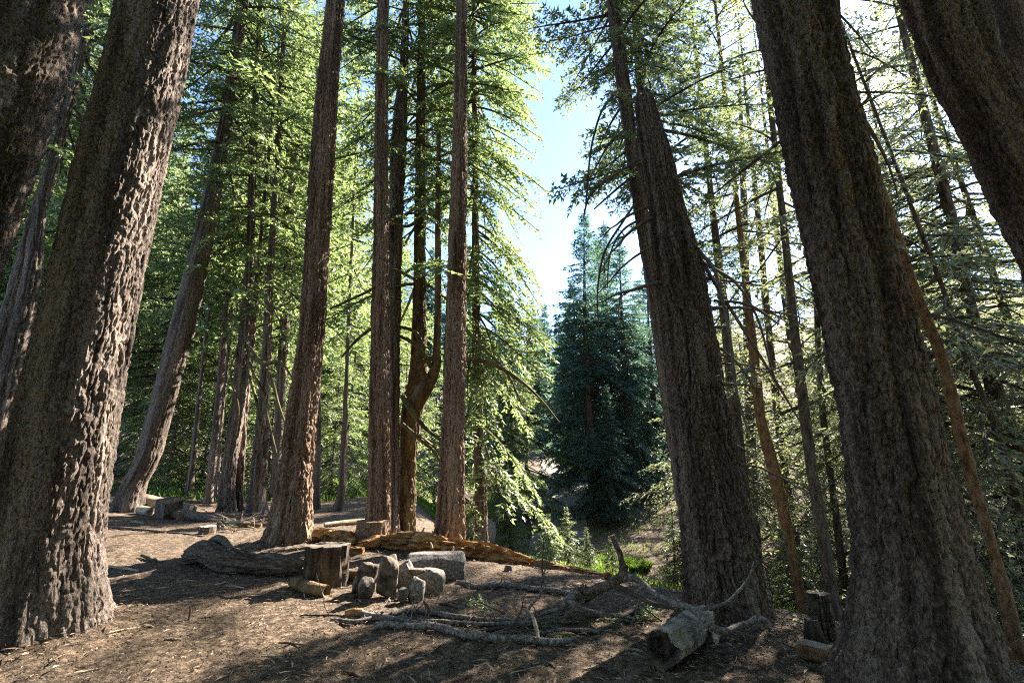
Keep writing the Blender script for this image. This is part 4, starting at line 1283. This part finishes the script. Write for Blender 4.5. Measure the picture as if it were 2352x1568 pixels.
# tail of the log, decayed to fragments
P, Rr = onground([(1216, 1290, 8), (1260, 1298, 9), (1310, 1306, 7), (1352, 1314, 6), (1395, 1322, 3)])
b = P[2] * [1, 1, 0]
tag(link('rotten_log', tube(P, Rr, 90, 24, disp=fibre(.45, 36, 2.5, 3.5, 1.0)).mesh('rotten_log_tail', M['rot_dark'], b, False), None, b), 'sunken brown decayed log remains trailing off to the right of the orange log', 'log')
for pts, sd_, lb, rr_ in (([(722, 1228, 13), (760, 1232, 15), (795, 1238, 14), (812, 1246, 9)], 51, 'chunky orange rotten log piece against the foot of the flared tree', 1.0),
                          ([(762, 1258, 5), (800, 1262, 8), (834, 1264, 8)], 52, 'small orange-brown log piece just above the slanted slab', 1.0),
                          ([(822, 1252, 8), (850, 1246, 11), (880, 1240, 12)], 53, 'splintered orange heap of rotten wood in front of the low broad stump', 1.1)):
    P, Rr = onground(pts)
    b = P[1] * [1, 1, 0]
    tag(link('rotten_wood', tube(P, Rr * rr_, 60, 28, disp=fibre(.35, sd_, 2.6, 4, .8)).mesh('rotten_wood', M['rot'], b, False), None, b), lb, 'rotten wood', 'pieces of orange rotten wood')
for i, (px, py, wpx, lb) in enumerate(((803, 1240, 30, 'jagged orange lump at the right tip of the chunky rotten piece'), (1400, 1332, 26, 'orange wood crumb behind the knee of the forked branch'), (1432, 1338, 24, 'orange wood crumb right of the knee of the forked branch'))):
    g = gnd(px, py)
    w = wpx / F * g[1]
    solo('rotten_wood', rock(w, w * .8, w * .7, 70 + i, sub=3, rough=.16), M['rot'], g + [0, .05, -.01], lb, 'rotten wood', 'pieces of orange rotten wood', local=True)

# hollow log in front
P, Rr = onground([(1522, 1499, 44), (1548, 1478, 41), (1578, 1452, 38), (1606, 1427, 33), (1618, 1416, 26)])
b = P[1] * [1, 1, 0]
t = thing('hollow_log', 'short barkless log with a dark hollow end lying in the right foreground', 'log', b)
part('body', tube(P, Rr * .8, 110, 72, disp=fibre(.13, 61, 3.2, 1.6, .5), jag=.1, hollow=.12, matcap=1), [M['pale_log'], M['char']], t, b)
for i, (px, py) in enumerate(((1600, 1395), (1622, 1402), (1634, 1425))):
    g = gnd(px, py + 40)
    p0 = np.array([g[0], g[1] - .1, zat(py, g[1]) - .05])
    part('torn_splinter', tube([p0 - [.05, .12, .02], p0, p0 + [.03, .14, .03]], [.02, .035, .008], 10, 8, disp=lump(.4, 2, 80 + i, 20)), M['pale_wood'], t, b, None, False)
P, Rr = onground([(1845, 1493, 13), (1900, 1508, 15), (1965, 1530, 16), (2040, 1556, 18), (2120, 1584, 20)])
b = P[1] * [1, 1, 0]
t = thing('split_log', 'long split log with a pale bare top edge in the lower right corner', 'log', b)
part('body', tube(P, Rr * 1.2, 90, 36, disp=fibre(.16, 63, 3.2, .8, .35), cap=True), M['rot_dark'], t, b, None, False)
part('bare_top', tube(P + [0, .01, .035], Rr * .75, 90, 24, disp=fibre(.12, 64, 3.5, .6, .2)), M['pale_log'], t, b)

# sawn block and logs far left
g = gnd(366, 1192)
Y = g[1]
s_ = 46 / F * Y
import bmesh
bm = bmesh.new()
bmesh.ops.create_cube(bm, size=1)
bmesh.ops.scale(bm, vec=(s_ * .92, s_ * .8, s_ * .86), verts=bm.verts)
bmesh.ops.bevel(bm, geom=bm.edges[:], offset=.012, segments=2, affect='EDGES')
bmesh.ops.subdivide_edges(bm, edges=bm.edges[:], cuts=3, use_grid_fill=True)
for v in bm.verts:
    v.co += Vector((1, 1, 1)) * .012 * float(vn(v.co.x * 9, v.co.y * 9, v.co.z * 9, 5) - .5)
me = bpy.data.meshes.new('sawn_block')
bm.to_mesh(me)
bm.free()
me.materials.append(M['bark_plain'])
o = tag(link('sawn_block', me, None, g + [0, .25, s_ * .42]), 'squared dark block of sawn timber tipped on its edge beside the sweeping leaner', 'wood block')
o.rotation_euler = (R_(8), R_(12), R_(-28))
for pts, m, sd_, lb in (([(325, 1150, 16), (365, 1157, 16), (410, 1166, 14), (440, 1172, 11)], 'pale_log', 81, 'pale sunlit fallen log behind the tipped dark block'),
                        ([(390, 1178, 11), (425, 1181, 11), (465, 1187, 9), (500, 1192, 6)], 'bark_dark', 82, 'dark log lying right of the tipped block'),
                        ([(318, 1170, 9), (345, 1174, 9)], 'pale_wood', 83, 'pale log end showing left of the tipped dark block'),
                        ([(478, 1184, 7), (500, 1188, 8), (522, 1194, 5)], 'grey_wood', 84, 'hollow dark chunk of log at the foot of the furrowed trio'),
                        ([(500, 1204, 5), (545, 1206, 6), (600, 1207, 5)], 'rot_dark', 85, 'flat brown decayed slab before the furrowed trio'),
                        ([(745, 1205, 5), (790, 1200, 6), (850, 1196, 6)], 'pale_wood', 86, 'thin pale fallen trunk in the shade behind the flared tree'),
                        ([(730, 1214, 4), (790, 1220, 4), (830, 1226, 4)], 'grey_wood', 87, 'grey fallen pole behind the chunky orange log piece')):
    P, Rr = onground(pts)
    b = P[len(P) // 2] * [1, 1, 0]
    tag(link('fallen_log', tube(P, Rr, 40, 24, disp=fibre(.14, sd_, 3, 1.2, .4)).mesh('fallen_log', M[m], b), None, b), lb, 'log')
for i, (px, py, h) in enumerate(((548, 1196, 20), (598, 1198, 24), (612, 1196, 16))):
    g = gnd(px, py)
    k = h / F * g[1]
    solo('wood_splinter', tube([g - [0, 0, .05], g + [.03, 0, k * .6], g + [.1 * k + .05, 0, k]], [.07, .05, .01], 9, 8, disp=lump(.4, 2, 90 + i, 6)), M['grey_wood'], g, ('short grey splinter standing before the narrow trunk of the furrowed trio', 'tall grey splinter standing before the rightmost trunk of the furrowed trio', 'slanted grey splinter beside the rightmost trunk of the furrowed trio')[i], 'splinter')


# ------------------------------------------------------------------ broken branches
def stick(name, label, cat, pts, m='birch', seg=10, seed=0, twigs=0, group=None, air=False, amp=.1, extra=None, mcap=None, tw_len=.25, nstub=0):
    if air:
        P = np.array([at(a, b_, Y) for a, b_, Y, r in pts])
        Rr = np.array([r / F * Y for a, b_, Y, r in pts])
    else:
        P, Rr = onground(pts)
    b = P[len(P) // 2].copy()
    b[2] = float(H(b[0], b[1]))
    n = max(14, int(np.sum(np.linalg.norm(np.diff(P, axis=0), axis=1)) / .035))
    rgn = np.random.default_rng(seed)
    Q, q = resample(P, Rr, n)
    Q = Q + .35 * q[:, None] * (np.stack([vn(np.arange(n) * .3, k, 0, seed) for k in range(3)], 1) - .5) * 2
    t = thing(name, label, cat, b, group)
    mats = [M[m], M[mcap or 'cut']]
    ring = lambda TH, SS, RR: RR * (amp * 2 * (fbm(np.cos(TH) * 1.5, np.sin(TH) * 1.5, SS * 14, seed, 2) - .5) + .12 * (vn(SS * 16, 0, 0, seed + 3) > .8))
    part('stem', tube(Q, q, None, seg, disp=ring, matcap=1), mats, t, b)
    for k in range(twigs):
        i = rgn.integers(2, n - 2)
        T = Q[i + 1] - Q[i - 1]
        T /= np.linalg.norm(T)
        d = T * rgn.uniform(.2, .8) + rgn.normal(0, .6, 3) + [0, 0, .25]
        d /= np.linalg.norm(d)
        l = tw_len * rgn.uniform(.5, 1.4)
        tt = np.linspace(0, 1, 6)
        w = Q[i] + d * l * tt[:, None] + np.cumsum(rgn.normal(0, .012, (6, 3)), 0)
        w[:, 2] = np.maximum(w[:, 2], H(w[:, 0], w[:, 1]) + .006)
        part('twig', tube(w, np.linspace(min(.007, q[i] * .6), .002, 6), None, 5), M[m], t, b)
    for k in range(nstub):
        i = rgn.integers(2, n - 2)
        d = rgn.normal(0, 1, 3)
        d[2] = abs(d[2])
        d /= np.linalg.norm(d)
        part('stub', tube([Q[i], Q[i] + d * (q[i] * 1.5 + .012)], [q[i] * .4, q[i] * .25], None, 5), M[m], t, b)
    for sub in (extra or []):
        Ps = np.array([at(a, b_, Y) for a, b_, Y, r in sub[0]])
        Rs = np.array([r / F * Y for a, b_, Y, r in sub[0]])
        part(sub[1], tube(Ps, Rs, len(Ps) * 5, 8, disp=lump(.12, 2, seed + 5, 10), matcap=1), [M[sub[2]], M['cut']], t, b)
    return t


GB = 'broken branches on the ground'
stick('broken_branch', 'thick pale front branch with a sawn end bending up at its right tip', 'branch', [(862, 1434, 7), (930, 1436, 7), (998, 1440, 7.5), (1040, 1449, 8), (1080, 1459, 8), (1155, 1467, 7.5), (1240, 1470, 7.5), (1300, 1472, 7.5), (1320, 1466, 6)], seed=1, group=GB, nstub=14, twigs=7)
stick('broken_branch', 'long grey branch with a broken spur arching behind the thick front one', 'branch', [(760, 1421, 3), (813, 1427, 4.5), (871, 1416, 5.5), (933, 1404, 6), (985, 1403, 6), (1052, 1418, 5.5), (1155, 1424, 5), (1200, 1428, 4)], seed=2, group=GB, nstub=14, twigs=7)
stick('broken_branch', 'grey branch with an orange split butt at the left of the heap', 'branch', [(800, 1408, 7), (828, 1410, 6.5), (882, 1421, 6.5), (930, 1428, 5.5), (990, 1436, 5)], seed=3, group=GB, nstub=14, twigs=7)
stick('broken_branch', 'thin straight grey branch running level through the middle of the heap', 'branch', [(957, 1422, 3), (1030, 1429, 4.5), (1087, 1432, 5), (1206, 1432, 4.5), (1330, 1428, 3)], seed=4, group=GB, nstub=14, twigs=7)
stick('broken_branch', 'short pale branch whose tip points right beyond the heap', 'branch', [(1225, 1458, 4), (1288, 1450, 5), (1333, 1445, 5), (1375, 1449, 4.5)], seed=5, group=GB, nstub=4)
stick('broken_branch', 'long low branch lying behind, from the granite block to the forked limb', 'branch', [(1050, 1336, 5), (1104, 1346, 5.5), (1155, 1342, 5.5), (1240, 1352, 5.5), (1309, 1361, 5), (1345, 1366, 4)], seed=6, group=GB, nstub=14, twigs=7)
stick('broken_branch', 'twiggy dark branch end half buried under green sprays in the heap', 'branch', [(1090, 1452, 2.5), (1150, 1442, 3.5), (1200, 1436, 4), (1260, 1440, 3)], 'twig', seed=7, group=GB, twigs=10, tw_len=.3)
stick('broken_branch', 'thin dark branch crossing from the heap towards the twisted root', 'branch', [(1112, 1462, 2), (1160, 1445, 2.5), (1200, 1432, 3), (1260, 1420, 2.5), (1300, 1408, 2)], seed=8, group=GB, twigs=5)
stick('broken_branch', 'very thin stick lying left of the heap with its tip towards the fire ring', 'branch', [(690, 1412, 1.5), (760, 1412, 2), (820, 1418, 2)], 'twig', seed=9, group=GB, twigs=2)
stick('twisted_root', 'coiled grey root with a sawn orange end behind the heap of branches', 'root', [(1237, 1416, 4.86, 3), (1261, 1402, 4.8, 4), (1290, 1397, 4.75, 5), (1296, 1382, 4.7, 9), (1310, 1371, 4.75, 9), (1328, 1367, 4.85, 9), (1338, 1376, 4.9, 8), (1333, 1384, 4.8, 6)], seed=10, air=True, amp=.16,
      extra=[([(1306, 1378, 4.7, 7), (1316, 1386, 4.62, 6), (1324, 1397, 4.56, 6)], 'sawn_limb', 'birch'), ([(1338, 1378, 4.9, 7), (1356, 1370, 4.95, 7), (1376, 1358, 5.0, 7), (1384, 1362, 5.0, 4)], 'broken_limb', 'moss_wood'),
             ([(1320, 1388, 4.7, 3.5), (1357, 1402, 4.6, 3.2), (1392, 1408, 4.55, 3), (1427, 1413, 4.5, 2.6), (1459, 1420, 4.45, 1.6)], 'thin_limb', 'birch')])
stick('forked_branch', 'large dark forked limb with an upright prong, its pale arm crossing the hollow log', 'branch', [(1296, 1368, 4.86, 5), (1330, 1358, 4.86, 8), (1379, 1346, 4.83, 9.5), (1413, 1338, 4.8, 9.5), (1429, 1325, 4.8, 9), (1429, 1302, 4.8, 7), (1421, 1266, 4.8, 6), (1412, 1240, 4.8, 5.2), (1407, 1229, 4.8, 5)], 'bark_dark', seed=11, air=True, amp=.3, nstub=9, mcap='rot',
      extra=[([(1428, 1326, 4.8, 8), (1456, 1327, 4.75, 7.5), (1479, 1340, 4.65, 6), (1498, 1359, 4.5, 6), (1527, 1374, 4.3, 6), (1550, 1385, 4.1, 6), (1596, 1403, 3.78, 6.5), (1620, 1424, 3.72, 6.5), (1646, 1445, 3.76, 7), (1666, 1448, 3.82, 6.5), (1696, 1437, 3.92, 6), (1726, 1427, 3.96, 6), (1743, 1418, 3.96, 7), (1760, 1428, 3.96, 6.5), (1773, 1438, 3.95, 6)], 'pale_arm', 'birch'),
             ([(1416, 1346, 4.8, 8), (1430, 1352, 4.75, 6), (1453, 1363, 4.65, 5.5), (1479, 1377, 4.55, 5), (1511, 1389, 4.5, 4.5), (1549, 1396, 4.48, 3)], 'lower_arm', 'twig'),
             ([(1456, 1365, 4.65, 4), (1468, 1354, 4.6, 3.5), (1480, 1347, 4.6, 3)], 'spur', 'birch')])
stick('curved_twig', 'long thin twig curving up in front of the broken snag', 'branch', [(1612, 1400, 3.8, 3), (1644, 1392, 3.85, 3.2), (1674, 1378, 3.9, 3), (1704, 1350, 3.95, 2.6), (1719, 1327, 4, 2.2), (1732, 1287, 4.05, 1.4)], seed=12, air=True)
stick('thin_twig', 'thin pale twig lying on the ground left of the knee-high stump by the snag', 'branch', [(1482, 1358, 1.6), (1530, 1358, 2), (1570, 1342, 2.2), (1590, 1330, 1.4)], seed=13, twigs=2)
stick('curved_twig', 'white curving upright twig tipped with green rising from the heap', 'branch', [(1216, 1425, 4.35, 3), (1212, 1405, 4.37, 3.2), (1222, 1385, 4.4, 3), (1242, 1366, 4.4, 2.4), (1243, 1348, 4.4, 1.8), (1253, 1300, 4.4, 1)], seed=14, air=True)
stick('wood_splinter', 'straight pale splinter standing aslant against the heap', 'splinter', [(1220, 1408, 4.12, 2.5), (1229, 1436, 4.06, 4.5), (1237, 1466, 3.98, 3)], 'pale_wood', seed=15, air=True)
stick('broken_spur', 'dark broken spur sticking up left of the heap in front of the fire ring', 'branch', [(990, 1405, 4.42, 4.5), (984, 1394, 4.42, 4), (972, 1378, 4.42, 2.5)], 'twig', seed=16, air=True)
P, Rr = onground([(1265, 1460, 4), (1295, 1457, 6), (1320, 1458, 4)])
solo('wood_chip', tube(P, Rr, 14, 8, disp=lump(.4, 2, 5, 9)), M['rot'], P[1] * [1, 1, 0], 'fresh orange split chip above the right end of the thick front branch', 'wood chip')
P, Rr = onground([(795, 1408, 7), (815, 1407, 9), (832, 1408, 8)])
solo('wood_chip', tube(P, Rr, 14, 10, disp=lump(.25, 2, 6, 9)), M['rot'], P[1] * [1, 1, 0], 'orange split lump at the left end of the branch heap', 'wood chip')

# green sprays broken off
SP = [(L, V, A, f) for (L, (V, A, f)) in lib('fine')]
spm = []
for i in range(3):
    tm = branch_template(.7, 400 + i, leaf=.05, ratio=.26, step=.018, tstep=.045, droop=.05, bare=.15, width=.4)
    spm.append(tm.mesh('sprig', [M['twig'], M['leaf_b']], smooth=False))
for i, (px, py, sc, az, tilt, lb) in enumerate(((1160, 1415, .6, 2.6, -.25, 'upright green fir sprig at the left of the twig heap'), (1195, 1448, .6, .6, -.1, 'dark green sprig tucked under the standing splinter'), (1215, 1455, .5, 3.6, -.1, 'small green sprig beneath the thick front branch'),
                                                (1345, 1422, .8, .1, 0, 'flat green spray on the ground below the twisted root'), (1400, 1420, .8, -.2, 0, 'long flat green spray pointing at the hollow log'), (1450, 1415, .7, .3, 0, 'green spray lying nearest the pale thin limb'),
                                                (1520, 1432, .6, 1.9, -.2, 'green sprig standing just left of the hollow log'), (1300, 1432, .6, .4, 0, 'green spray beneath the sawn end of the twisted root'), (1255, 1330, .55, 1.5, -1.35, 'green tip of the white upright twig'),
                                                (1250, 1450, .5, 5.2, -.1, 'green tuft right of the standing splinter'), (1880, 1450, .5, 2.2, -.1, 'green tuft by the charred root chunk'))):
    g = gnd(px, py) if i != 8 else at(1247, 1345, 4.4)
    o = tag(link('fir_sprig', spm[i % 3], None, g + [0, 0, .02]), lb, 'fir sprig', 'green fir sprigs on the ground')
    o.rotation_euler, o.scale = (0, tilt, az), (sc,) * 3

# brush heap in the gully and pile of pale sticks
def heap(name, label, px0, px1, py0, py1, n, m, seed, lmin, lmax, r, hmax, cat='brush heap', nparts=14):
    rgn = np.random.default_rng(seed)
    g = gnd((px0 + px1) / 2, py1)
    t = thing(name, label, cat, g)
    mb = MB()
    for k in range(n):
        c = gnd(rgn.uniform(px0, px1), rgn.uniform(py0, py1))
        a = rgn.normal(-.25, .55) + (PI if rgn.random() < .5 else 0)
        q = dead_branch(c + [0, 0, rgn.uniform(.02, hmax)], (math.cos(a), math.sin(a) * .7, rgn.normal(.05, .12)), rgn.uniform(lmin, lmax), r * rgn.uniform(.6, 1.5), seed + k, .15, 7, .12, 3)
        if k < nparts:
            part('dead_branch', q, M[m], t, g)
            continue
        for f in q.f:
            mb.f.append(f + mb.n)
        mb.m += q.m
        mb.v += q.v
        mb.a += q.a
        mb.n += q.n
    part('tangled_twigs', mb, M[m], t, g, 'stuff')


heap('brush_heap', 'tangled heap of dead grey branches in the gully beyond the orange log', 1250, 1370, 1245, 1300, 60, 'dead_wood', 500, .5, 1.4, .014, .35)
heap('brush_heap', 'scatter of dry bluish brush in shade between the boulder and the gully', 1150, 1260, 1225, 1260, 26, 'dead_wood', 600, .3, .9, .009, .25, nparts=6)
heap('stick_pile', 'small heap of thin sunlit pale sticks left of the flared tree', 500, 585, 1205, 1222, 26, 'pale_wood', 700, .3, .8, .012, .12, 'stick pile', 10)
heap('brush_heap', 'dead twigs littered around the dark trunks on the left', 470, 600, 1192, 1204, 20, 'dead_wood', 800, .3, .8, .012, .15, nparts=6)

# single sticks and chips one can pick out
GS = 'loose sticks on the forest floor'
for i, (a, b_, c, d, r, m, lb) in enumerate((
        (248, 1300, 318, 1311, 3.2, 'pale_wood', 'straight pale stick touching the right side of the broad left giant'),
        (325, 1275, 358, 1290, 4, 'char', 'short dark chunk of branch left of the grey twisted log'),
        (345, 1281, 360, 1288, 3.5, 'grey_wood', 'little round knot beside the short dark chunk'),
        (385, 1222, 470, 1232, 2, 'twig', 'thin dark stick across the sunlit band left of the flared tree'),
        (255, 1210, 380, 1222, 3, 'bark_dark', 'long dark root-like stick in the sunlit band beside the broad left giant'),
        (300, 1198, 330, 1202, 2, 'pale_wood', 'pale sliver under the tipped dark block'),
        (250, 1452, 320, 1440, 2, 'pale_wood', 'pale chip nearest the foot of the broad left giant'),
        (60, 1470, 122, 1462, 2.6, 'cut_grey', 'wide pale splinter in the lower left shade'),
        (178, 1545, 235, 1533, 2.2, 'pale_wood', 'bent pale stick at the lower left edge'),
        (85, 1533, 170, 1517, 1.8, 'grey_wood', 'thin grey stick in the lower left corner'),
        (378, 1466, 418, 1469, 2.2, 'pale_wood', 'pale blade-shaped chip on dark litter left of centre'),
        (330, 1435, 352, 1440, 2.4, 'pale_wood', 'short yellowish chip below the dark twig stub'),
        (455, 1420, 545, 1408, 1.7, 'twig', 'thin dark stick pointing at the bent brown log'),
        (600, 1505, 650, 1511, 2, 'pale_wood', 'pale chip alone at the bottom left of centre'),
        (640, 1475, 700, 1480, 2.2, 'bark_dark', 'dark flake of bark below the branch heap on the left'),
        (790, 1540, 830, 1556, 3, 'grey_wood', 'broken grey stick at the bottom edge left of centre'),
        (865, 1467, 905, 1455, 1.4, 'pale_wood', 'forked hair-thin twig below the thick front branch'),
        (985, 1500, 1015, 1476, 1.3, 'pale_wood', 'curling pale twig in front of the thick front branch'),
        (750, 1494, 790, 1500, 2.2, 'pale_wood', 'tan sliver below the left end of the thick front branch'),
        (1440, 1489, 1478, 1497, 3, 'pale_wood', 'white splinter pointing at the open end of the hollow log'),
        (1630, 1484, 1655, 1480, 2.2, 'pale_wood', 'pale sliver right of the hollow log'),
        (1800, 1490, 1830, 1484, 2.2, 'cut_grey', 'pale flake left of the split log'),
        (1255, 1520, 1275, 1534, 3, 'grey_wood', 'short thick stub lying alone at the bottom centre'),
        (1175, 1545, 1212, 1537, 2, 'pale_wood', 'pale chip at the bottom edge right of centre'),
        (1470, 1545, 1500, 1552, 2, 'twig', 'dark twig below the hollow log'),
        (1340, 1536, 1392, 1528, 1.6, 'pale_wood', 'slender pale stick at the bottom left of the hollow log'),
        (520, 1345, 560, 1350, 2, 'pale_wood', 'pale chip in the sun streak under the grey twisted log'),
        (560, 1332, 610, 1337, 1.8, 'twig', 'thin dark stick under the right half of the grey twisted log'),
        (1185, 1370, 1242, 1369, 2.4, 'pale_wood', 'flat pale slab in the sun behind the white upright twig'),
        (1010, 1385, 1050, 1395, 2, 'twig', 'dark stick right of the fire ring'),
        (1780, 1402, 1820, 1412, 2.6, 'pale_wood', 'sunlit sliver among chips at the right foot of the snag'),
        (1800, 1420, 1840, 1424, 2.4, 'rot', 'orange sliver among the sunlit chips right of the snag'))):
    P, Rr = onground([(a, b_, r * .8), ((a + c) / 2 + 2, (b_ + d) / 2 - 1, r), (c, d, r * .6)])
    o = P[1] * [1, 1, 0]
    tag(link('stick' if i not in (6, 7, 10, 11, 13, 14, 18, 21, 23, 26) else 'wood_chip', tube(P, Rr, 10, 7, disp=lump(.35, 2, i, 12)).mesh('stick', M[m], o), None, o), lb, 'stick', GS)
# dark twig stub standing in the litter
g = gnd(433, 1422)
solo('twig_stub', tube([g - [0, 0, .02], g + [.005, 0, .06], g + [-.004, 0, .11]], [.012, .009, .006], 8, 6), M['char'], g, 'small dark twig stub standing upright in the litter left of centre', 'stick')
# sunlit chips right of the snag
rgn = np.random.default_rng(55)
g = gnd(1815, 1420)
scatter_cards(420, g[0] + rgn.normal(0, .32, 420), g[1] + rgn.normal(0, .4, 420), .03, .12, .35, 'wood_chip_litter', M['pale_wood'], 56, .02, .3)
# low green plants in the gully
cl = [gnd(a, b_)[:2] for a, b_ in ((1395, 1282), (1370, 1295), (1380, 1310), (1330, 1282), (1560, 1318), (1160, 1245), (1230, 1220), (1200, 1232), (1290, 1235), (1860, 1380), (1790, 1395))]
rgn = np.random.default_rng(57)
pp = np.concatenate([c + rgn.normal(0, .22, (170, 2)) for c in cl])
grass('gully_plants', pp, .06, .2, 58)
